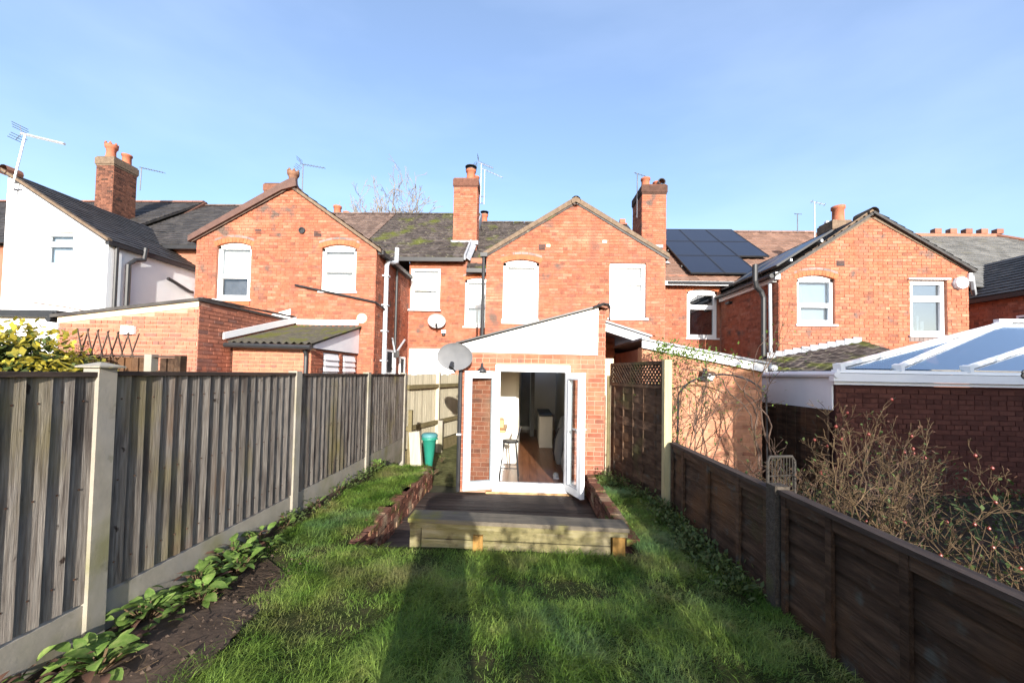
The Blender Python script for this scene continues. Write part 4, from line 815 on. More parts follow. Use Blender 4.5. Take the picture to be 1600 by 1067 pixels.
dfn = thing('garden_fence', 'dark fence in front of the brick outhouse with one concrete post', 'fence', (-5.6, 5, 0))
for k in range(22):
    x = -6.75+k*.098
    if abs(x+5.03) < .1: continue
    MB().box(x, x+.085, 5.0-.01*(k % 2), 5.03, .0, 1.745).build('board', m_wooddk, dfn)
MB().box(-6.75, -4.6, 5.035, 5.08, 1.5, 1.58).build('rail', m_wooddk, dfn); MB().box(-6.75, -4.6, 4.97, 5.05, 1.75, 1.775).build('cap_rail', m_cap, dfn)
MB().box(-5.08, -4.98, 4.96, 5.06, 0, 1.79).build('post', m_conc, dfn); MB().box(-4.66, -4.58, 4.96, 5.06, 0, 1.78).build('post', m_wooddk, dfn)
trl = thing('trellis', 'brown expanding trellis standing on top of the dark fence', 'trellis', (-5.7, 5, 1.775))
for k in range(6):
    x = -6.08+k*.142
    MB().bar((x, 5.0, 2.13-.012*k), (x+.11, 5.0, 1.70), .008, .018, (0, 1, 0)).build('lath', m_stem, trl); MB().bar((x+.15, 5.012, 2.13-.012*k), (x+.03, 5.012, 1.70), .008, .018, (0, 1, 0)).build('lath', m_stem, trl)
# right hand boundary
rf = thing('lap_panel_fence', 'low dark overlap panel fence with a concrete post along the shaded lawn', 'fence', (1.82, 2.8, 0))
def lap_panel(y0, y1, zt, bat):
    n = 6
    for k in range(n):
        z0_ = -.06+(zt+.03)*k/n; z1_ = -.06+(zt+.03)*(k+1)/n+.025
        pts = []; m_ = 16; b = MB()
        for i in range(m_+1):
            y = y0+(y1-y0)*i/m_; wv = .008*mnoise.noise(Vector((y*3, k*5, y0)))
            b.v += [(1.815, y, z0_+wv), (1.835, y, z0_+wv), (1.845, y, z1_), (1.838, y, z1_)]
        for i in range(m_):
            for j in range(4): q = i*4; b.f.append((q+j, q+(j+1) % 4, q+4+(j+1) % 4, q+4+j))
        b.build('slat', m_wooddk, rf)
    for y in bat: MB().box(1.792, 1.814, y-.022, y+.022, .0, zt-.03).build('batten', m_wooddk, rf)
    MB().box(1.785, 1.86, y0, y1, zt-.03, zt).build('cap_rail', m_cap, rf)
    MB().box(1.797, 1.813, y0, y1, zt-.10, zt-.032).build('top_rail', m_wooddk, rf)
lap_panel(-.9, .86, .83, (-.4, .2, .7)); lap_panel(.97, 2.77, .84, (1.02, 1.43, 1.89, 2.34, 2.73)); lap_panel(2.89, 4.78, .82, (2.93, 3.3, 3.84, 4.42, 4.74))
for y in (.915, 2.83): MB().box(1.77, 1.87, y-.05, y+.05, -.3, .86).build('post', m_concd, rf)
tf = thing('woven_fence_panel', 'tall dark woven fence panel with lattice top beside the extension', 'fence', (1.58, 5.5, 0))
A, B = Vector((1.755, 4.96, 0)), Vector((1.40, 6.26, 0)); d = (B-A).normalized(); nr = Vector((-d.y, d.x, 0)); LN = (B-A).length
ns_ = 12
for k in range(ns_):
    z0_ = .06+1.42*k/ns_; z1_ = .06+1.42*(k+1)/ns_+.004; b = MB(); m_ = 32; ph = math.pi*(k % 2)
    for i in range(m_+1):
        t = i/m_; wv = .008*math.sin(t*math.pi*5+ph); p = A+d*(LN*t)+nr*wv
        b.v += [tuple(p+nr*.004+Vector((0, 0, z0_))), tuple(p-nr*.004+Vector((0, 0, z0_))), tuple(p-nr*.004+Vector((0, 0, z1_))), tuple(p+nr*.004+Vector((0, 0, z1_)))]
    for i in range(m_):
        for j in range(4): q = i*4; b.f.append((q+j, q+(j+1) % 4, q+4+(j+1) % 4, q+4+j))
    b.build('slat', m_wooddk, tf)
for k in range(5): p = A+d*(LN*(k+.5)/5); MB().bar(p+Vector((0, 0, .05)), p+Vector((0, 0, 1.49)), .012, .03, (1, 0, 0)).build('batten', m_wooddk, tf)
for z, h in ((.02, .05), (1.485, .04), (1.80, .04)): MB().bar(A+Vector((0, 0, z)), B+Vector((0, 0, z)), .035, h).build('frame_rail', m_wooddk, tf)
for p in (A, B, A+d*(LN*.55)): MB().bar(p+Vector((0, 0, 1.5)), p+Vector((0, 0, 1.80)), .03, .03, (1, 0, 0)).build('frame_stile', m_wooddk, tf)
lt = 0
for k in range(-4, 19):
    for sg in (1, -1):
        s0 = k*.075; e0, e1 = (s0, s0+.30) if sg > 0 else (s0+.30, s0); z0_, z1_ = 1.505, 1.80
        lo_, hi_ = (e0, e1)
        def cl(s, e0=e0, e1=e1): return 1.505+(s-e0)/(e1-e0)*.295
        a_, b_ = max(0, min(e0, e1)), min(LN, max(e0, e1))
        if b_-a_ < .03: continue
        MB().bar(A+d*a_+nr*.008*sg+Vector((0, 0, cl(a_))), A+d*b_+nr*.008*sg+Vector((0, 0, cl(b_))), .010, .022, tuple(nr)).build('lattice_lath', m_wooddk, tf)
MB().box(1.735, 1.825, 4.82, 4.91, -.3, 1.83).build('post', m_post, tf)
MB().box(1.35, 1.40, 6.29, 6.34, -.3, 1.62).build('post', m_rail, tf)
# bricks beside the passage: short timber, food bin
tp_ = thing('timber_stub', 'short pale sawn timber post leaning beside the green bin', 'post', (-1.85, 6.62, -.05))
MB().hexa([(-1.92, 6.56, -.06), (-1.73, 6.56, -.06), (-1.73, 6.66, -.06), (-1.92, 6.66, -.06), (-1.98, 6.60, .58), (-1.80, 6.60, .60), (-1.80, 6.70, .60), (-1.98, 6.70, .58)]).build('timber', m_woodlit, tp_)
MB().box(-2.12, -2.05, 7.0, 7.08, -.3, .92).build('stake', m_rail, tp_)
bn = thing('food_waste_bin', 'tapered green bin with turquoise lid wedged beside the timber stub', 'bin', (-1.68, 6.85, -.10))
def taper(b, cx, cy, z0, z1, w0, w1): return b.hexa([(cx-w0, cy-w0, z0), (cx+w0, cy-w0, z0), (cx+w0, cy+w0, z0), (cx-w0, cy+w0, z0), (cx-w1, cy-w1, z1), (cx+w1, cy-w1, z1), (cx+w1, cy+w1, z1), (cx-w1, cy+w1, z1)])
MB().lathe([(.05, -.10), (.06, -.08), (.125, .42), (.14, .43), (.14, .46), (.12, .46), (.05, -.05)], (-1.69, 6.9, 0), 16).build('body', m_teal, bn, True)
MB().lathe([(.145, .462), (.148, .475), (.146, .50), (.125, .525), (.07, .535), (0, .54)], (-1.69, 6.9, 0), 16).build('lid', m_teal2, bn, True)
MB().lathe([(.142, .415), (.152, .42), (.152, .435), (.142, .44)], (-1.69, 6.9, 0), 16).build('rim', m_teal, bn)
# ================================================================== LEFT NEIGHBOUR'S OUTHOUSE AND LEAN-TO
oh = thing('brick_outhouse', 'orange brick outhouse with sloping pale coping behind the dark fence', 'outhouse', (-7.3, 6.8, -.34))
po = [(-8.62, -.34), (-5.98, -.34), (-5.98, 2.84), (-8.62, 2.52)]
w = wall_mesh((0, 6.8, 0), (1, 0, 0), po, []).build('front_wall', m_mortar2, oh)
bricks(w, (0, 6.8, 0), (1, 0, 0), [(-8.62, 1.0), (-5.98, 1.0), (-5.98, 2.72), (-8.62, 2.40)], [], m_brick2, 300, seed=91)
MB().prism([(-8.64, 6.785, 2.40), (-8.64, 6.785, 2.52), (-5.97, 6.785, 2.845), (-5.97, 6.785, 2.74)], (0, .012, 0)).build('coping', m_cream, oh)
w = MB().box(-6.2, -5.98, 7.045, Y0-.01, -.34, 2.86).build('side_wall', m_mortar, oh)
bricks(w, (-5.98, 6.8, 0), (0, 1, 0), [(0, .9), (2.93, .9), (2.93, 2.94), (0, 2.80)], [], m_brick2, 250, seed=92)
MB().prism([(-8.74, 6.74, 2.50), (-8.74, 6.74, 2.56), (-5.94, 6.74, 2.90), (-5.94, 6.74, 2.85)], (0, 2.98, 0)).build('roof', m_slate, oh)
for i in range(22): MB().box(-6.05, -5.955, 6.85+i*.132, 6.85+i*.132+.12, 2.895+.004*i, 2.925+.004*i+random.uniform(-.01, .012)).build('verge_slate', m_slate, oh)
MB().tube([(-8.78, 6.75, 2.47), (-8.78, 9.7, 2.47)], .05, 8).build('gutter', m_black, oh)
MB().prism([(-7.2, 9.72, 2.86), (-6.1, 9.72, 2.97), (-6.1, 9.72, 3.20)], (0, .022, 0)).build('lead_flashing', m_white, oh)
bh = thing('bulkhead_light', 'white box light on the front of the orange brick outhouse', 'light', (-7.25, 6.8, 2.2))
MB().box(-7.36, -7.21, 6.72, 6.785, 2.21, 2.37).build('housing', m_white, bh); MB().box(-7.20, -7.13, 6.74, 6.785, 2.22, 2.36).build('sensor', m_white, bh)
ln = thing('lean_to_shed', 'brick lean-to with mossy corrugated roof and white louvred openings', 'shed', (-5.1, 7.6, -.34))
pl_ = [(-5.93, -.34), (-4.32, -.34), (-4.32, 2.08), (-5.93, 2.08)]
w = wall_mesh((0, 7.6, 0), (1, 0, 0), pl_, [], .2).build('front_wall', m_mortar4, ln)
bricks(w, (0, 7.6, 0), (1, 0, 0), [(-5.93, 1.0), (-4.32, 1.0), (-4.32, 2.05), (-5.93, 2.05)], [], m_brick2, 160, seed=93)
w = wall_mesh((-4.32, 7.805, 0), (0, 1, 0), [(0, -.34), (1.92, -.34), (1.92, 2.05), (0, 2.05)], [(.28, 1.0, .2, 2.02), (1.16, 1.86, .2, 2.02)], .15).build('side_wall', m_mortar, ln)
bricks(w, (-4.32, 7.6, 0), (0, 1, 0), [(0, .9), (2.1, .9), (2.1, 2.05), (0, 2.05)], [(.48, 1.21, 0, 2.1), (1.36, 2.07, 0, 2.1)], m_brick, 60, seed=94)
for y0_, y1_ in ((8.10, 8.78), (8.98, 9.64)):
    o = MB().box(-4.38, -4.34, y0_, y1_, .2, 2.0).build('shed_door', m_lilac, ln)
    for k in range(3): MB().prism([(-4.34, y0_+.02, 1.62+k*.125), (-4.29, y0_+.02, 1.60+k*.125), (-4.33, y0_+.02, 1.73+k*.125)], (0, y1_-y0_-.04, 0)).build('louvre', m_lilac, o)
    for k in range(5): MB().box(-4.335, -4.328, y0_+.03+k*.125, y0_+.14+k*.125, .25, 1.56).build('door_board', m_lilac, o)
MB().prism([(-4.305, 7.62, 2.07), (-4.305, 9.73, 2.07), (-4.305, 9.73, 2.72), (-4.305, 7.62, 2.13)], (.03, 0, 0)).build('gable_cladding', m_lilac, ln)
r = MB(); nx, n2 = 90, 6
for j in range(n2+1):
    for i in range(nx+1):
        x = -5.93+1.72*i/nx; t = j/n2; r.v.append((x, 7.42+2.30*t, 2.15+.62*t+.022*math.cos(x*2*math.pi/.076*.5)))
for j in range(n2):
    for i in range(nx): k = j*(nx+1)+i; r.f.append((k, k+1, k+nx+2, k+nx+1))
rr = r.build('roof', m_felt, ln, True)
MB().prism([(-5.9, 7.46, 2.11), (-4.24, 7.46, 2.11), (-4.24, 9.72, 2.72), (-5.9, 9.72, 2.72)], (0, 0, .012)).build('roof_deck', m_felt, ln)
MB().tube([(-5.93, 7.38, 2.09), (-4.2, 7.38, 2.07)], .05, 8).build('gutter', m_black, ln); MB().tube([(-4.38, 7.5, 2.05), (-4.38, 7.54, 1.9), (-4.38, 7.55, -.3)], .04, 8).build('downpipe', m_black, ln)
MB().prism([(-5.95, 7.35, 2.20), (-5.95, 7.35, 2.33), (-5.95, 9.72, 2.99), (-5.95, 9.72, 2.84)], (.028, 0, 0)).build('fascia', m_whitep, ln)
MB().box(-5.91, -4.30, 9.70, 9.735, 2.80, 2.93).build('wall_flashing', m_whitep, ln)
# ================================================================== RIGHT NEIGHBOUR'S EXTENSION, LEAN-TO ROOF AND CONSERVATORY
ne = thing('neighbour_extension', 'pale buff brick extension with a white sloping fascia behind the climbing rose', 'extension', (3, 6.7, -.34))
pn = [(2.02, -.34), (4.05, -.34), (4.05, 1.74), (2.02, 2.12)]
w = wall_mesh((0, 6.7, 0), (1, 0, 0), pn, []).build('front_wall', m_mortar4, ne)
bricks(w, (0, 6.7, 0), (1, 0, 0), [(2.02, -.1), (4.05, -.1), (4.05, 1.74), (2.02, 2.12)], [], m_brick4, 300, seed=95)
MB().box(2.02, 2.2, 6.945, Y0-.01, -.34, 2.1).build('side_wall', m_mortar, ne); MB().box(3.9, 4.05, 6.945, Y0-.01, -.34, 1.74).build('side_wall', m_mortar, ne)
w = wall_mesh((0, 8.7, 0), (1, 0, 0), [(1.33, -.34), (2.015, -.34), (2.015, 2.5), (1.33, 2.5)], []).build('porch_wall', m_mortar, ne)
bricks(w, (0, 8.7, 0), (1, 0, 0), [(1.33, .3), (2.01, .3), (2.01, 2.5), (1.33, 2.5)], [], m_brick, 60, seed=96)
MB().box(1.335, 1.60, 6.98, 7.15, -.34, 1.93).build('rendered_pier', m_cream, ne)
MB().prism([(1.36, 7.25, 2.50), (1.36, 7.25, 2.66), (2.32, 7.25, 2.36), (2.32, 7.25, 2.20)], (0, .03, 0)).build('porch_fascia', m_greyp, ne)
MB().prism([(1.36, 7.20, 2.665), (1.36, 7.20, 2.70), (2.36, 7.20, 2.39), (2.36, 7.20, 2.355)], (0, 2.5, 0)).build('porch_roof', m_lead, ne)
MB().prism([(2.0, 6.62, 2.11), (2.0, 6.62, 2.24), (4.10, 6.62, 1.85), (4.10, 6.62, 1.72)], (0, .04, 0)).build('fascia', m_whitep, ne)
MB().prism([(1.98, 6.58, 2.245), (1.98, 6.58, 2.28), (4.14, 6.58, 1.89), (4.14, 6.58, 1.855)], (0, 3.1, 0)).build('roof', m_lead, ne)
MB().tube([(4.17, 6.55, 1.80), (4.17, 9.7, 1.80)], .055, 8).build('gutter', m_white, ne)
fld = thing('floodlight', 'small black floodlight with white lens on the buff brick wall', 'light', (3.1, 6.7, 1.6))
MB().hexa([(2.97, 6.60, 1.57), (3.17, 6.60, 1.55), (3.17, 6.68, 1.60), (2.97, 6.68, 1.62), (3.0, 6.57, 1.70), (3.22, 6.57, 1.68), (3.22, 6.66, 1.72), (3.0, 6.66, 1.74)]).build('housing', m_black, fld)
MB().hexa([(3.07, 6.585, 1.585), (3.17, 6.585, 1.575), (3.17, 6.595, 1.575), (3.07, 6.595, 1.585), (3.09, 6.555, 1.69), (3.20, 6.555, 1.68), (3.20, 6.565, 1.68), (3.09, 6.565, 1.69)]).build('lens', m_white, fld)
MB().box(3.05, 3.12, 6.66, 6.69, 1.72, 1.78).build('bracket', m_black, fld)
lr = thing('tiled_outbuilding', 'low outbuilding with dark tiled roof against the alarm box gable', 'outbuilding', (6.5, 7.9, -.34))
MB().box(4.78, 8.2, 7.98, 9.70, -.34, 1.72).build('wall', m_mortar3, lr)
P00, P10, P01, P11 = Vector((4.72, 7.82, 1.78)), Vector((8.3, 7.82, 1.84)), Vector((4.72, 9.73, 1.84)), Vector((8.3, 9.73, 2.56))
def bl(u, v): return (P00*(1-u)+P10*u)*(1-v)+(P01*(1-u)+P11*u)*v
r = MB(); tl = MB(); nu, nv = 14, 8
for j in range(nv):
    for i in range(nu): r.poly([bl(i/nu, j/nv), bl((i+1)/nu, j/nv), bl((i+1)/nu, (j+1)/nv), bl(i/nu, (j+1)/nv)])
rr = r.build('roof', m_tilem, lr)
for j in range(nv):
    for i in range(nu):
        k = len(tl.v)
        for pu, ph in ((0, .03), (.3, 0), (.65, 0), (1, .03)):
            a, b = bl((i+pu)/nu, j/nv), bl((i+pu)/nu, min(1, (j+1.05)/nv)); tl.v += [(a.x, a.y, a.z+ph), (a.x, a.y, a.z+ph+.035), (b.x, b.y, b.z+ph+.01)]
        for c in range(3): q = k+c*3; tl.f += [(q, q+3, q+4, q+1), (q+1, q+4, q+5, q+2)]
stuff(tl.build('tile', m_tilem, rr))
MB().tube([(4.70, 7.80, 1.74), (8.3, 7.80, 1.80)], .055, 8).build('gutter', m_black, lr)
for i in range(11):
    a, b = bl(.36+i*.058, 1), bl(.36+(i+1)*.058, 1); MB().box(a.x, b.x-.005, 9.715, 9.737, a.z+.02, b.z+.13).build('lead_flashing', m_lead, lr)
cs = thing('conservatory', 'conservatory with white roof bars and blue glass on dark brick walls', 'conservatory', (7, 6, -.34))
w = wall_mesh((0, 6.0, 0), (1, 0, 0), [(4.72, -.34), (12.8, -.34), (12.8, 1.54), (4.72, 1.54)], []).build('front_wall', m_mortar3, cs)
bricks(w, (0, 6.0, 0), (1, 0, 0), [(4.72, -.1), (9.6, -.1), (9.6, 1.54), (4.72, 1.54)], [], m_brick3, 300, seed=97)
MB().box(4.72, 4.86, 6.245, 7.95, -.34, 1.56).build('side_wall', m_mortar3, cs)
MB().box(4.69, 4.715, 6.03, 7.93, 1.16, 1.66).build('side_cladding', m_lilac, cs)
g = MB(); g.box(4.62, 12.9, 5.90, 5.99, 1.60, 1.72); g.build('gutter', m_lilac, cs); MB().box(4.66, 12.9, 5.94, 5.995, 1.55, 1.595).build('eaves_trim', m_lilac, cs); MB().box(4.74, 12.9, 5.99, 6.10, 1.73, 1.78).build('eaves_beam', m_white, cs)
MB().tube([(4.66, 5.88, 1.70), (4.66, 8.0, 1.70)], .05, 8).build('side_gutter', m_lilac, cs)
E1 = Vector((9.35, 7.7, 2.78)); E2 = Vector((11.1, 7.7, 2.78)); B1, B2, B3, B4 = Vector((4.78, 6.02, 1.80)), Vector((5.66, 6.02, 1.80)), Vector((6.66, 6.02, 1.80)), Vector((8.0, 6.02, 1.80)); K1 = Vector((9.3, 9.4, 1.80))
for a, b in ((B1, E1), (B2, E1+Vector((-.35, -.12, -.06))), (B3, E2), (B4, E2+Vector((1.2, 0, 0)))):
    MB().bar(a+Vector((0, 0, .03)), b+Vector((0, 0, .03)), .058, .06).build('glazing_bar', m_white, cs)
    MB().bar(a-(b-a).normalized()*.03+Vector((0, 0, .02)), a+(b-a).normalized()*.07+Vector((0, 0, .02)), .11, .10).build('bar_end_cap', m_white, cs)
for q in ((B1, B2, E1), (B2, B3, E2, E1), (B3, B4, E2+Vector((1.2, 0, 0)), E2), (K1, B1, E1)):
    MB().prism(q, (0, 0, -.015)).build('roof_pane', g_roof, cs)
MB().bar(E1+Vector((-.25, 0, .04)), E1+Vector((4, 0, .04)), .10, .06).build('ridge_capping', m_white, cs)
MB().prism([(9.35, 7.72, 2.77), (13, 7.72, 2.77), (13, 9.4, 1.8), (9.3, 9.4, 1.8)], (0, 0, -.015)).build('rear_pane', g_roof, cs)
MB().box(4.87, 12.8, 6.26, 9.4, -.3, -.25).build('floor', m_conc, cs)
bf = thing('boundary_fence', 'dark brown boarded fence below the white conservatory side panel', 'fence', (4.62, 6.8, -.1))
for k in range(17): MB().box(4.60+.006*(k % 2), 4.625, 6.0+k*.115, 6.0+k*.115+.108, -.1, 1.16+random.uniform(-.008, .008)).build('board', m_wooddk, bf)
MB().box(4.627, 4.67, 6.0, 7.95, .9, .97).build('rail', m_wooddk, bf); MB().box(4.66, 4.685, 6.0, 7.95, .2, .27).build('rail', m_wooddk, bf)
ab = thing('alarm_box', 'white octagonal alarm box high on the brick gable', 'alarm box', (10.64, Y0, 4.04))
MB().lathe([(.0, .10), (.10, .10), (.15, .085), (.16, .02), (.16, 0)], (10.64, Y0-.012, 4.05), 8, Matrix.Rotation(math.pi/2, 3, 'X')).build('cover', m_white, ab)
MB().lathe([(.17, .02), (.17, 0)], (10.63, Y0-.01, 4.04), 8, Matrix.Rotation(math.pi/2, 3, 'X')).build('back_plate', m_greyp, ab)
# ================================================================== AERIALS
def aerial(label, foot, top, tip, n, m, el=.16, r=.018, boomr=.012, refl=True, brk=None):
    t = thing('tv_aerial', label, 'aerial', foot, 'television aerials on the roofs')
    MB().tube([foot, top], r, 6).build('mast', m, t)
    a, b = Vector(top), Vector(tip); d = (b-a).normalized(); a = a-d*.12
    MB().tube([a, b], boomr, 5).build('boom', m, t)
    s = d.cross(Vector((0, 0, 1))).normalized(); u = s.cross(d)
    if n:
        e = MB()
        for i in range(n):
            p = a+(b-a)*(.12+.86*i/max(1, n-1)); e.tube([p-s*el*(1-.25*i/n), p+s*el*(1-.25*i/n)], .007, 4)
        stuff(e.build('element', m_dkmetal, t))
    if refl:
        e = MB()
        for k in (-1, 1):
            e.tube([a+u*.02*k, a+u*.20*k-d*.10], .008, 4)
            for q in (.08, .14, .20): e.tube([a+u*q*k-d*q*.5-s*.17, a+u*q*k-d*q*.5+s*.17], .008, 4)
        stuff(e.build('reflector', m_dkmetal, t))
    if brk:
        e = MB()
        for z in brk: e.tube([(foot[0], foot[1], z), (foot[0]+.02, foot[1]+.12, z)], .014, 5); e.tube([(foot[0]-.14, foot[1]+.1, z), (foot[0]+.16, foot[1]+.1, z)], .014, 5)
        e.build('bracket', m_dkmetal, t)
aerial('white aerial with thick tube boom above the rendered house wall', (-13.72, 9.62, 6.2), (-13.42, 9.62, 7.76), (-12.32, 9.62, 7.50), 0, m_alu, brk=(6.32, 6.52), r=.024, boomr=.035)
aerial('thin aerial rising behind the brown bargeboard gable', (-8.62, 14.2, 6.2), (-8.62, 14.2, 9.50), (-7.72, 14.1, 9.30), 8, m_dkmetal, .10)
aerial('tall ladder-like aerial on the middle chimney, higher of its pair', (-1.74, 13.95, 7.9), (-1.74, 13.95, 9.40), (-1.30, 13.95, 9.22), 9, m_alu, .12, brk=(7.95, 8.2))
aerial('lower aerial beside the tall one on the middle chimney', (-1.62, 14.05, 7.9), (-1.62, 14.05, 9.22), (-.95, 14.05, 8.92), 7, m_alu, .08, refl=False)
aerial('small aerial at the chimney beside the black solar array', (3.86, 13.5, 7.2), (3.86, 13.5, 8.78), (4.2, 13.4, 8.6), 5, m_dkmetal, .06, refl=False)
aerial('small aerial behind the chimney of the alarm box house', (9.15, 12.4, 5.0), (9.15, 12.4, 7.28), (9.4, 12.3, 7.15), 4, m_alu, .12, refl=False)
aerial('tiny aerial on the reddish tiled ridge', (11.4, 16.4, 7.8), (11.4, 16.4, 8.6), (11.5, 16.3, 8.55), 3, m_dkmetal, .08, refl=False)
aerial('long thin aerial at the crown pot chimney of the rendered house', (-15.3, 14.45, 8.6), (-15.28, 14.45, 9.50), (-14.2, 14.3, 9.22), 9, m_dkmetal, .09, refl=False)

# ================================================================== PLANTS
def leaf_mesh(name, m, L=1.0, wd=.42, droop=.35, n=4, fold=.08):
    b = MB()
    for i in range(n+1):
        t = i/n; w_ = wd*.5*math.sin(math.pi*min(1, t*.92+.06))**.8; z = t*.25-droop*t*t
        b.v += [(-w_*L, t*L, (z+fold*w_/wd)*L), (0, t*L, z*L), (w_*L, t*L, (z+fold*w_/wd)*L)]
    for i in range(n):
        k = i*3; b.f += [(k, k+1, k+4, k+3), (k+1, k+2, k+5, k+4)]
    me = bpy.data.meshes.new(name); me.from_pydata(b.v, [], b.f); me.materials.append(m); me.polygons.foreach_set('use_smooth', [True]*len(me.polygons)); me.update(); return me
LM = leaf_mesh('leaf', m_leaf, wd=.58, droop=.45); LMd = leaf_mesh('leaf', m_leafd); LMx = leaf_mesh('leaf', m_dead, droop=.8); LMy = leaf_mesh('leaf', m_leafy, wd=.40, droop=.3)
def leafM(p, az, el, s, rollv=0):
    return Matrix.Translation(p) @ Matrix.Rotation(az, 4, 'Z') @ Matrix.Rotation(el, 4, 'X') @ Matrix.Rotation(rollv, 4, 'Y') @ Matrix.Scale(s, 4)
rd = random.Random(12)
def rosette(x, y, size, n, label, me=LM, dead=.14):
    n = int(n*1.9)
    t = thing('leafy_plant', label, 'plant', (x, y, .0), 'broad leaved plants along the fence foot')
    st_ = MB()
    for i in range(n):
        az = rd.uniform(0, 6.283); ri = rd.uniform(.0, .55)*size; p = Vector((x+math.cos(az+1.57)*ri, y+math.sin(az+1.57)*ri, +.02+rd.uniform(.0, .50)*size))
        st_.tube([(x, y, 0), p], .004, 4)
        piece('leaf', LMx if rd.random() < dead else me, t, leafM(p, az, rd.uniform(-.1, .9), size*rd.uniform(.26, .52), rd.uniform(-.4, .4)))
    stuff(st_.build('stem', m_twig, t))
for x, y, sz, n, lb in ((-2.20, 1.98, .26, 20, 'bushy broad leaved plant at the foot of the nearest concrete post'),
    (-2.36, 2.40, .22, 16, 'broad leaved plant against the gravel board just past the capped post'),
    (-2.20, 2.62, .22, 16, 'broad leaved plant leaning out over the bare mud path'),
    (-2.36, 2.78, .24, 18, 'dense broad leaved plant midway along the mud path'),
    (-2.22, 2.98, .24, 18, 'broad leaved plant at the far end of the mud path'),
    (-2.38, 3.14, .26, 18, 'tall bright broad leaved plant touching the gravel board'),
    (-2.40, 3.48, .22, 14, 'broad leaved plant beside the pale dry grass tuft'),
    (-2.40, 3.86, .20, 12, 'small broad leaved plant just before the second concrete post'),
    (-2.40, 4.40, .18, 10, 'straggly leaved plant just beyond the second concrete post'),
    (-2.40, 5.00, .18, 10, 'straggly leaved plant halfway along the third fence panel'),
    (-2.38, 6.30, .22, 14, 'pale wilted leaved plant at the corner by the third post'),
    (-1.42, 6.10, .16, 12, 'small pale weed growing at the end of the brick retaining wall'),
    (-1.48, 7.00, .14, 9, 'tiny pale weed in the passage beside the drainpipe')): rosette(x, y, sz, n, lb, LM if sz > .19 else LMd)
gc = MB()
for i in range(190):
    c_ = Vector((rd.uniform(-2.46, -2.16), rd.uniform(1.65, 3.55), .02)); M_ = leafM(c_+Vector((0, 0, rd.uniform(0, .09))), rd.uniform(0, 6.28), rd.uniform(-.1, .9), rd.uniform(.05, .10), rd.uniform(-.4, .4)); k0 = len(gc.v)
    gc.v += [tuple(M_ @ v.co) for v in LM.vertices]; gc.f += [tuple(k0+q for q in f_.vertices) for f_ in LM.polygons]
o_ = stuff(gc.build('seedling_leaves', m_leaf, None, True)); o_['label'] = 'low broad leaved seedlings filling the bed between the larger plants'
dl = thing('dead_leaf_heap', 'crumpled dead brown leaves in the corner below the fence', 'dead leaves', (-2.38, 1.85, 0))
for i in range(26): piece('leaf', LMx, dl, leafM(Vector((-2.40+rd.uniform(-.06, .12), 1.80+rd.uniform(-.12, .18), .03+rd.uniform(0, .09))), rd.uniform(0, 6.28), rd.uniform(-.5, 1), rd.uniform(.06, .11)))
b = MB()
for i in range(60):
    x, y = rd.uniform(-2.45, -1.75), rd.uniform(1.7, 3.3); a = rd.uniform(0, 6.28); l = rd.uniform(.02, .10); b.tube([(x, y, .045), (x+math.cos(a)*l, y+math.sin(a)*l, .05)], .002, 3)
stuff(b.build('dry_stalks', m_twig)); bpy.data.objects['dry_stalks']['label'] = 'dry straw coloured stalks lying on the mud path'
cl = MB()
for i in range(260):
    x, y = rd.uniform(-2.48, -1.68), rd.uniform(1.6, 3.4); r_ = abs(rd.gauss(0, .006))+.003; z = .03+relief(x, y, .03)
    k0 = len(cl.v); cl.v += [(x+r_*rd.uniform(.7, 1.3), y, z), (x, y+r_, z), (x-r_*rd.uniform(.7, 1.3), y, z), (x, y-r_, z), (x, y, z+r_*rd.uniform(.6, 1.2))]; cl.f += [(k0, k0+1, k0+4), (k0+1, k0+2, k0+4), (k0+2, k0+3, k0+4), (k0+3, k0, k0+4)]
o_ = stuff(cl.build('soil_clods', m_path)); o_['label'] = 'small clods and stones on the bare soil strip'
# small ground cover along both fences: too small to tell apart
def leaf_cloud(name, m, pts, size, seed, parent=None, kind=True):
    r_ = np.random.default_rng(seed); n = len(pts); P_ = np.array(pts)
    az = r_.uniform(0, 6.283, n); el = r_.uniform(-.6, 1.2, n); s_ = size*r_.uniform(.6, 1.3, n)
    d_ = np.stack([np.cos(az)*np.cos(el), np.sin(az)*np.cos(el), np.sin(el)], 1); e_ = np.stack([-np.sin(az), np.cos(az), r_.uniform(-.5, .5, n)], 1)
    V_ = np.stack([P_, P_+d_*s_[:, None]*.5+e_*s_[:, None]*.26, P_+d_*s_[:, None], P_+d_*s_[:, None]*.5-e_*s_[:, None]*.26], 1).reshape(-1, 3)
    me = bpy.data.meshes.new(name); me.vertices.add(4*n); me.vertices.foreach_set('co', V_.astype(np.float32).ravel()); me.loops.add(4*n); me.loops.foreach_set('vertex_index', np.arange(4*n, dtype=np.int32)); me.polygons.add(n)
    me.polygons.foreach_set('loop_start', np.arange(0, 4*n, 4, dtype=np.int32)); me.update(calc_edges=True); me.materials.append(m)
    o = bpy.data.objects.new(name, me); COL.objects.link(o)
    if kind: o['kind'] = 'stuff'
    if parent: setpar(o, parent)
    return o
pts = []
for i in range(180):                                         # clumps of ivy and weeds: foot of the low fence on the right, retaining walls, bed
    k = rd.random()
    if k < .6: x, y = 1.70-abs(rd.gauss(0, .10)), rd.uniform(2.9, 4.8)
    elif k < .8: y = rd.uniform(4.8, 6.2); x = 1.72-(y-4.8)*.27-abs(rd.gauss(0, .12))
    else: x, y = -2.42+abs(rd.gauss(0, .06)), rd.uniform(3.2, 6.4)
    for j in range(14): pts.append((x+rd.gauss(0, .05), y+rd.gauss(0, .05), max(.02, rd.uniform(.02, .14))))
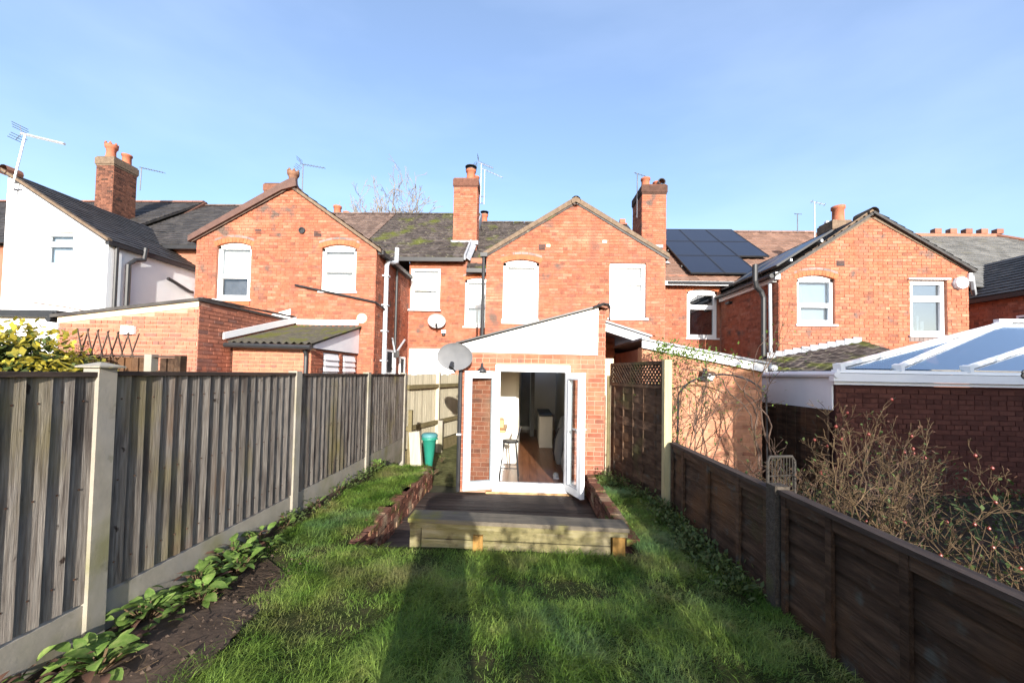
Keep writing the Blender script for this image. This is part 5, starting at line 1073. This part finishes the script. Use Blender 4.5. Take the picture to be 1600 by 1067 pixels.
leaf_cloud('ground_cover_leaves', m_leafd, pts, .05, 5)
# yellow variegated shrub
ys = thing('variegated_shrub', 'dense yellow leaved shrub rising above the near end of the fence', 'shrub', (-5.9, 4.2, 0))
C0 = Vector((-6.10, 4.2, 1.18)); lp = []
while len(lp) < 4200:
    q = Vector((rd.gauss(0, 1), rd.gauss(0, 1), rd.gauss(0, 1))).normalized()*rd.uniform(.80, 1.04)
    lump = 1+.22*mnoise.noise(q*2.3)
    p = C0+Vector((q.x*1.0, q.y*.8, q.z*.92))*lump
    if p.z > .5 and p.x > -7.3: lp.append((p, q))
lp.sort(key=lambda t: (t[0]-EYE).length)
for p, q in lp[:300]:
    az = math.atan2(-q.x, q.y)+rd.uniform(-.8, .8); piece('leaf', LMy, ys, leafM(p, az, rd.uniform(-.3, .9), rd.uniform(.06, .105), rd.uniform(-.5, .5)))
leaf_cloud('foliage', m_leafy, [tuple(p) for p, q in lp[300:]], .10, 6, ys); leaf_cloud('inner_foliage', m_leafd, [tuple(C0+(p-C0)*rd.uniform(.5, .9)) for p, q in lp], .14, 8, ys)
b = MB()
for i in range(14): q = lp[rd.randrange(len(lp))][0]; b.tube([(-6.1, 4.2, 0), C0.lerp(q, .3)+Vector((0, 0, -.3)), q], .016, 5, .005)
b.build('stem', m_stem, ys)
def grow(mb, tips, p, d, r, L, depth, spread=.55, up=.15, rg=rd, seg=3, rmin=.0025, nchild=(2, 3), shrink=.72, wig=.12):
    pts = [p.copy()]; q = p.copy(); dd = d.copy()
    for i in range(seg):
        dd = (dd+Vector((rg.gauss(0, wig), rg.gauss(0, wig), rg.gauss(0, wig)+up*.3))).normalized(); q = q+dd*(L/seg); pts.append(q.copy())
    mb.tube(pts, r, 5 if r > .008 else 4, max(rmin, r*.62), cap=False)
    if depth <= 0: tips.append((q, dd)); return
    for i in range(rg.randint(*nchild)):
        k = rg.randint(1, seg); nd = (dd+Vector((rg.gauss(0, spread), rg.gauss(0, spread), rg.gauss(0, spread)+up))).normalized()
        grow(mb, tips, pts[k] if i else pts[-1], nd, max(rmin, r*.62), L*shrink*rg.uniform(.75, 1.2), depth-1, spread, up, rg, seg, rmin, nchild, shrink, wig)
# small dark twiggy shrub at the corner of the outhouse
vs = thing('bare_creeper', 'bare brown creeper on the corner of the orange brick outhouse', 'creeper', (-8.4, 6.7, 0)); b = MB(); tp = []
for i in range(4): grow(b, tp, Vector((-8.5+i*.12, 6.70, .9)), Vector((rd.uniform(-.2, .2), -.05, 1)), .012, .5, 3, .5, .1)
b.build('stem', m_stem, vs); leaf_cloud('leaves', m_dead, [tuple(p) for p, d_ in tp], .07, 9, vs)
# rose bush over the low fence
rb = thing('rose_bush', 'leafless rose bush with scattered red hips behind the low dark fence', 'bush', (3.1, 3.4, -.06)); b = MB(); tips = []
rr_ = random.Random(21)
for i in range(15):
    a = rr_.uniform(0, 6.28); base = Vector((3.05+.22*math.cos(a), 3.4+.16*math.sin(a), -.06)); d0 = Vector((math.cos(a)*.55, math.sin(a)*.4, 1)).normalized()
    grow(b, tips, base, d0, .0105, .56, 5, .50, .17, rr_, 3, .0019, (2, 3), .64, .13)
b.build('stem', m_twig, rb)
hm = MB().lathe([(0, -.9), (.6, -.7), (.95, 0), (.7, .7), (.25, 1), (.3, 1.25), (0, 1.2)], (0, 0, 0), 8); me_h = bpy.data.meshes.new('rose_hip'); me_h.from_pydata(hm.v, [], hm.f); me_h.materials.append(m_hip)
tips.sort(key=lambda t: -t[0].z)
for p, d_ in tips[:500:33]: piece('rose_hip', me_h, rb, Matrix.Translation(p) @ Matrix.Scale(.0135, 4))
leaf_cloud('leaves', m_leafd, [tuple(p) for p, d_ in tips[::5]], .035, 10, rb); leaf_cloud('withered_leaves', m_dead, [tuple(p) for p, d_ in tips[3::3]], .03, 13, rb)
# lower tangle of other stems
for lb, x, y, n, L0, sd, m_ in (('thin brown bramble sprouting near the folded wire rack', 2.5, 4.0, 7, .30, 31, m_stem), ('tangle of fine greenish twigs below the green pole', 3.35, 2.55, 22, .34, 32, m_twig), ('dark twiggy undergrowth at the foot of the maroon wall', 4.9, 5.0, 16, .36, 33, m_stem), ('brown dry twigs beside the lime glazed pot', 2.55, 2.75, 9, .26, 34, m_stem), ('brown thorny stems between the rose bush and the dark boarded fence', 2.75, 4.3, 12, .36, 35, m_stem), ('reddish brown stems behind the leafless rose bush', 3.75, 4.2, 12, .38, 36, m_stem)):
    t = thing('twiggy_shrub', lb, 'shrub', (x, y, -.06), 'twiggy shrubs in the neighbouring garden'); b = MB(); tp = []; r2 = random.Random(sd)
    for i in range(n): a = r2.uniform(0, 6.28); grow(b, tp, Vector((x+r2.gauss(0, .18), y+r2.gauss(0, .12), -.06)), Vector((math.cos(a)*.5, math.sin(a)*.5, 1)).normalized(), .008, L0, 3, .5, .15, r2, 3, .002)
    b.build('stem', m_, t); leaf_cloud('leaves', m_leafd if sd != 34 else m_dead, [tuple(p) for p, d_ in tp[::2]], .05, sd, t)
    if sd == 32:
        for p, d_ in tp[::9]: piece('rose_hip', me_h, t, Matrix.Translation(p) @ Matrix.Scale(.012, 4))
pts = [(rd.uniform(1.95, 8.5), rd.uniform(2.0, 5.9), rd.uniform(-.05, .10)) for i in range(5200)]
leaf_cloud('garden_weeds_leaves', m_leafd, pts, .06, 14)
# climbing rose on an arch before the buff wall
cr = thing('climbing_rose', 'leggy climbing rose with sparse green leaves before the buff brick wall', 'climbing plant', (2.9, 5.9, -.06)); b = MB(); tips = []; r3 = random.Random(5)
for i in range(13): grow(b, tips, Vector((r3.uniform(1.98, 2.7), r3.uniform(5.6, 6.2), -.06)), Vector((r3.uniform(-.12, .30), 0, 1)).normalized(), .011, .85, 3, .30, .12, r3, 4, .003, (2, 3), .62, .10)
for x0_, x1_, zt in ((2.05, 3.6, 1.75), (2.2, 3.75, 1.86), (3.3, 3.75, 1.5), (3.0, 3.55, 1.72)):
    b.tube([(x1_+.03*math.sin(i), 5.95+.05*math.sin(i*1.3), z) if False else (x1_-(x1_-x0_)*(i/12)**1.6*.8+.04*math.sin(i*1.7), 5.95+.06*math.sin(i*1.3), zt*math.sin(min(1.45, .15+i/12*1.5))) for i, z in enumerate(range(13))], .014, 5, .006)
for i in range(5): grow(b, tips, Vector((3.55+r3.uniform(-.1, .1), 5.95, .9+i*.2)), Vector((r3.uniform(-.5, .6), -.1, .5)).normalized(), .008, .5, 2, .5, .05, r3, 4, .003)
b.build('stem', m_stem, cr)
tops = [t for t in tips if t[0].z > 1.1]
lv = []
for p, d_ in tops[::2]:
    for j in range(3): lv.append(tuple(p+Vector((r3.gauss(0, .06), r3.gauss(0, .06), r3.gauss(0, .05)))))
for i in range(900):
    u_ = abs(r3.gauss(0, .62)); lv.append((2.02+u_, 6.12+r3.gauss(0, .14), 2.06-.16*u_+r3.gauss(0, .085)))
for i in range(350): lv.append((2.0+abs(r3.gauss(0, .35)), 5.95+r3.gauss(0, .15), r3.uniform(.6, 1.9)))
leaf_cloud('leaves', m_leaf, lv, .055, 15, cr)
ar = thing('garden_arch', 'dark metal rose arch half hidden by the climbing rose', 'arch', (3, 5.9, -.06)); 
MB().tube([(2.35+.68*(1-math.cos(i/14*math.pi)), 6.0, -.06 if i in (0, 14) else 1.25+.42*math.sin(i/14*math.pi)) for i in range(15)], .014, 6).build('hoop', m_black, ar)
# weeds and grass tufts are in the lawn below
nt = 6000
# bare tree behind the roofs
bt = thing('bare_tree', 'leafless pale tree showing above the far roof ridge', 'tree', (-11, 30, 0)); b = MB(); tips = []; r4 = random.Random(8)
MB().tube([(-11.0, 30, -.3), (-10.9, 30, 5), (-11, 30, 11.2)], .30, 9, .17).build('trunk', m_bark, bt)
for i in range(22):
    a = i*.7+r4.uniform(-.2, .2); grow(b, tips, Vector((-11.0, 30, 8.2+i*.12)), Vector((math.cos(a)*1.0, math.sin(a)*.3, 1)).normalized(), 0.10, 2.15, 6, .42, .10, r4, 3, .014, (2, 2), .72, .10)
b.build('crown', m_bark, bt)
# ================================================================== SMALL THINGS IN THE RIGHT GARDEN
gp = thing('washing_line_pole', 'dark green metal pole leaning in the twigs beside the conservatory', 'pole', (3.25, 2.5, -.06))
MB().tube([(3.17, 2.5, -.06), (3.30, 2.5, 1.36)], .017, 8).build('tube', m_green, gp)
MB().tube([(3.155, 2.5, -.06), (3.20, 2.5, .45)], .021, 8).build('socket', m_green, gp)
sc_ = thing('scroll_bracket', 'copper painted scroll ironwork reaching out before the conservatory gutter', 'ironwork', (3.3, 2.5, 1.4))
def spiral(cx, cz, y, r0_, turns, n, sg=1): return [(cx+r0_*(1-i/n*.7)*math.cos(sg*i/n*turns*6.283), y, cz+r0_*(1-i/n*.7)*math.sin(sg*i/n*turns*6.283)) for i in range(n+1)]
MB().tube([(3.11, 2.48, 1.70), (3.20, 2.48, 1.655), (3.30, 2.48, 1.60), (3.60, 2.48, 1.46)], .013, 7).build('arm', m_copper, sc_)
MB().tube(spiral(3.105, 1.665, 2.48, .035, 1.4, 20), .008, 6).build('scroll', m_black, sc_); MB().tube(spiral(3.25, 1.585, 2.48, .045, 1.6, 22, -1), .010, 6).build('scroll', m_copper, sc_)
MB().tube([(3.25, 2.48, 1.54), (3.35, 2.48, 1.50), (3.62, 2.48, 1.42)], .010, 6).build('arm', m_copper, sc_)
MB().tube([(3.62, 2.48, -.06), (3.62, 2.48, 1.5)], .015, 7).build('upright', m_green, sc_)
pt = thing('garden_pot', 'round lime glazed pot half hidden behind the low fence', 'pot', (2.72, 2.85, -.06))
MB().lathe([(.0, 0), (.09, 0), (.15, .12), (.165, .22), (.15, .30), (.16, .32), (.13, .32), (.12, .25), (0, .24)], (2.66, 2.75, .02), 20).build('body', m_ypot, pt, True); MB().lathe([(0, .27), (.125, .27)], (2.66, 2.75, .02), 16).build('compost', m_soil, pt)
wr = thing('wire_rack', 'dull grey wire back of a folding chair behind the low fence', 'chair', (2.0, 3.35, 0))
f = MB(); f.tube([(2.04, 3.30, .2), (2.04, 3.30, .92), (2.07, 3.32, .96), (2.28, 3.36, .96), (2.31, 3.37, .92), (2.31, 3.37, .2)], .012, 6); f.build('frame', m_rackm, wr)
f = MB()
for i in range(9): f.tube([(2.06+i*.028, 3.31+i*.006, .3), (2.06+i*.028, 3.31+i*.006, .95)], .004, 4)
for z in (.45, .62, .80): f.tube([(2.04, 3.30, z), (2.31, 3.37, z)], .005, 4)
f.build('mesh_back', m_rackm, wr)
MB().box(2.04, 2.31, 3.36, 3.75, .40, .43).build('seat', m_rackm, wr)
for x, y in ((2.05, 3.38), (2.30, 3.42), (2.05, 3.72), (2.30, 3.74)): MB().tube([(x, y, -.06), (x, y, .41)], .010, 5).build('leg', m_rackm, wr)
# ================================================================== BEHIND THE CAMERA: the photographer, plus a hedge and a shrub added only for their shade
hg = thing('shade_hedge', 'tall dark unseen hedge added behind the neighbouring garden to shade it', 'hedge', (9, -4, 0))  # unseen block of foliage, added to keep the right-hand garden in shade
MB().box(5.5, 16, -4.5, -3.6, -.1, 4.55).build('inner_growth', m_leafh, hg)
leaf_cloud('foliage', m_leafh, [(rd.uniform(5.2, 16), rd.uniform(-4.9, -3.2), rd.uniform(0, 4.85)) for i in range(11000)], .22, 16, hg)
bs = thing('shade_shrub', 'loose half bare unseen shrub added behind the viewer to mottle the lawn with shade', 'shrub', (1.45, -1.5, 0)); b = MB(); tips = []; r5 = random.Random(17)  # unseen, added to break up the sunlight on the right of the lawn
for i in range(9): a = r5.uniform(0, 6.28); grow(b, tips, Vector((1.45, -1.6, 0)), Vector((math.cos(a)*.35, math.sin(a)*.3, 1)).normalized(), .016, .75, 4, .36, .16, r5, 3, .003)
b.build('stem', m_stem, bs)
leaf_cloud('leaves', m_leafd, [tuple(p+Vector((r5.gauss(0, .06), r5.gauss(0, .06), r5.gauss(0, .06)))) for p, d_ in tips for k in range(3)], .085, 18, bs)
# the photographer, whose shadow lies along the lawn
ph = thing('person', 'photographer in a dark coat standing with raised arms at the near end of the lawn', 'person', (-.05, -.45, 0))
J = [(-.05, -.47, .95), (-.05, -.47, 1.15), (-.05, -.47, 1.38), (-.05, -.46, 1.50), (-.05, -.44, 1.60), (-.05, -.44, 1.72),
     (-.24, -.47, 1.42), (-.36, -.40, 1.18), (-.16, -.22, 1.36), (-.10, -.17, 1.42), (.14, -.47, 1.42), (.26, -.40, 1.18), (.06, -.22, 1.36), (.0, -.17, 1.42),
     (-.15, -.47, .88), (-.17, -.46, .48), (-.18, -.48, .09), (-.18, -.34, .04), (.05, -.47, .88), (.07, -.46, .48), (.08, -.48, .09), (.08, -.34, .04)]
Eg = [(0, 1), (1, 2), (2, 3), (3, 4), (4, 5), (2, 6), (6, 7), (7, 8), (8, 9), (2, 10), (10, 11), (11, 12), (12, 13), (0, 14), (14, 15), (15, 16), (16, 17), (0, 18), (18, 19), (19, 20), (20, 21)]
Rd = [.17, .16, .17, .065, .085, .09, .085, .06, .045, .04, .085, .06, .045, .04, .115, .085, .055, .05, .115, .085, .055, .05]
me = bpy.data.meshes.new('body'); me.from_pydata(J, Eg, []); bo = bpy.data.objects.new('body', me); COL.objects.link(bo); setpar(bo, ph); me.materials.append(m_coat)
md = bo.modifiers.new('skin', 'SKIN'); 
for i, v in enumerate(me.skin_vertices[0].data): v.radius = (Rd[i], Rd[i]*.85); v.use_root = (i == 0)
bo.modifiers.new('sub', 'SUBSURF').levels = 1
ct = MB().lathe([(.27, .45), (.25, .7), (.22, 1.0), (.23, 1.25), (.24, 1.38), (.12, 1.47), (.07, 1.49)], (-.05, -.47, 0), 16, Matrix.Diagonal((1, .7, 1))); ct.build('coat', m_coat, ph, True)
MB().lathe([(0, .12), (.05, .11), (.095, .05), (.10, 0), (.09, -.05), (.05, -.10), (0, -.12)], (-.05, -.455, 1.70), 14, Matrix.Diagonal((.82, 1, 1.05))).build('hair', m_stem, ph, True)
# ================================================================== GRASS
def in_lawn(x, y):
    m_ = np.zeros(len(x), bool)
    se = np.array([soil_edge(v) for v in y])
    near = (y < 3.50) & (x > se-.07*np.abs(rng.normal(0, 1, len(x)))+.05*np.sin(y*9)+.03*np.sin(y*23)) & (x < 1.80)
    left = (y >= 3.45) & (y < 6.62) & (x > -2.34) & (x < -1.585+.035*np.sin(y*19)-.05*rng.random(len(x)))
    xr = np.where(y < 4.85, 1.79, 1.72-(y-4.85)*.27)
    right = (y >= 3.45) & (y < 6.30) & (x > 1.07) & (x < xr)
    return near | left | right
N = 420000
y = 1.35+5.3*rng.random(N)**1.35; x = rng.uniform(-2.4, 1.8, N)
k = in_lawn(x, y); x, y = x[k], y[k]; N = len(x)
pn_ = np.array([mnoise.noise(Vector((a*2.2, b_*2.2, 0)))+.6*mnoise.noise(Vector((a*6.5, b_*6.5, 5))) for a, b_ in zip(x, y)])
keep = rng.random(N) < np.clip(.80+1.1*pn_, .10, 1); x, y, pn_ = x[keep], y[keep], pn_[keep]; N = len(x)
zb = np.array([relief(a, b_) for a, b_ in zip(x, y)])-.004
hgt = (.020+.040*rng.random(N)**2.5)*(1+.8*np.clip(pn_, -.5, 1))*(1+.10*(y-1.4)*.5); wid = (.0011+.0008*rng.random(N))*(1+.16*(y-1.4))
az = 2.2*np.array([mnoise.noise(Vector((a*3.1, b_*3.1, 9))) for a, b_ in zip(x, y)])*2+rng.normal(0, 1.3, N); lean = hgt*rng.uniform(.5, 2.2, N); bx_, by_ = np.cos(az), np.sin(az); wx, wy = -by_, bx_
V = np.zeros((N, 5, 3), np.float32)
V[:, 0] = np.stack([x-wx*wid, y-wy*wid, zb], 1); V[:, 1] = np.stack([x+wx*wid, y+wy*wid, zb], 1)
mx_, my_ = x+bx_*lean*.35, y+by_*lean*.35
V[:, 2] = np.stack([mx_+wx*wid*.8, my_+wy*wid*.8, zb+hgt*.6], 1); V[:, 3] = np.stack([mx_-wx*wid*.8, my_-wy*wid*.8, zb+hgt*.6], 1)
V[:, 4] = np.stack([x+bx_*lean, y+by_*lean, zb+hgt*.80], 1)
me = bpy.data.meshes.new('grass'); me.vertices.add(5*N); me.vertices.foreach_set('co', V.ravel())
b0 = (np.arange(N, dtype=np.int32)*5)[:, None]; li = (b0+np.array([[0, 1, 2, 3, 3, 2, 4]], np.int32)).ravel()
me.loops.add(7*N); me.loops.foreach_set('vertex_index', li); me.polygons.add(2*N)
me.polygons.foreach_set('loop_start', ((np.arange(N, dtype=np.int32)*7)[:, None]+np.array([[0, 4]], np.int32)).ravel()); me.update(calc_edges=True); me.materials.append(m_grass)
go = bpy.data.objects.new('grass', me); COL.objects.link(go); stuff(go); go['label'] = 'uneven winter grass of the lawn'
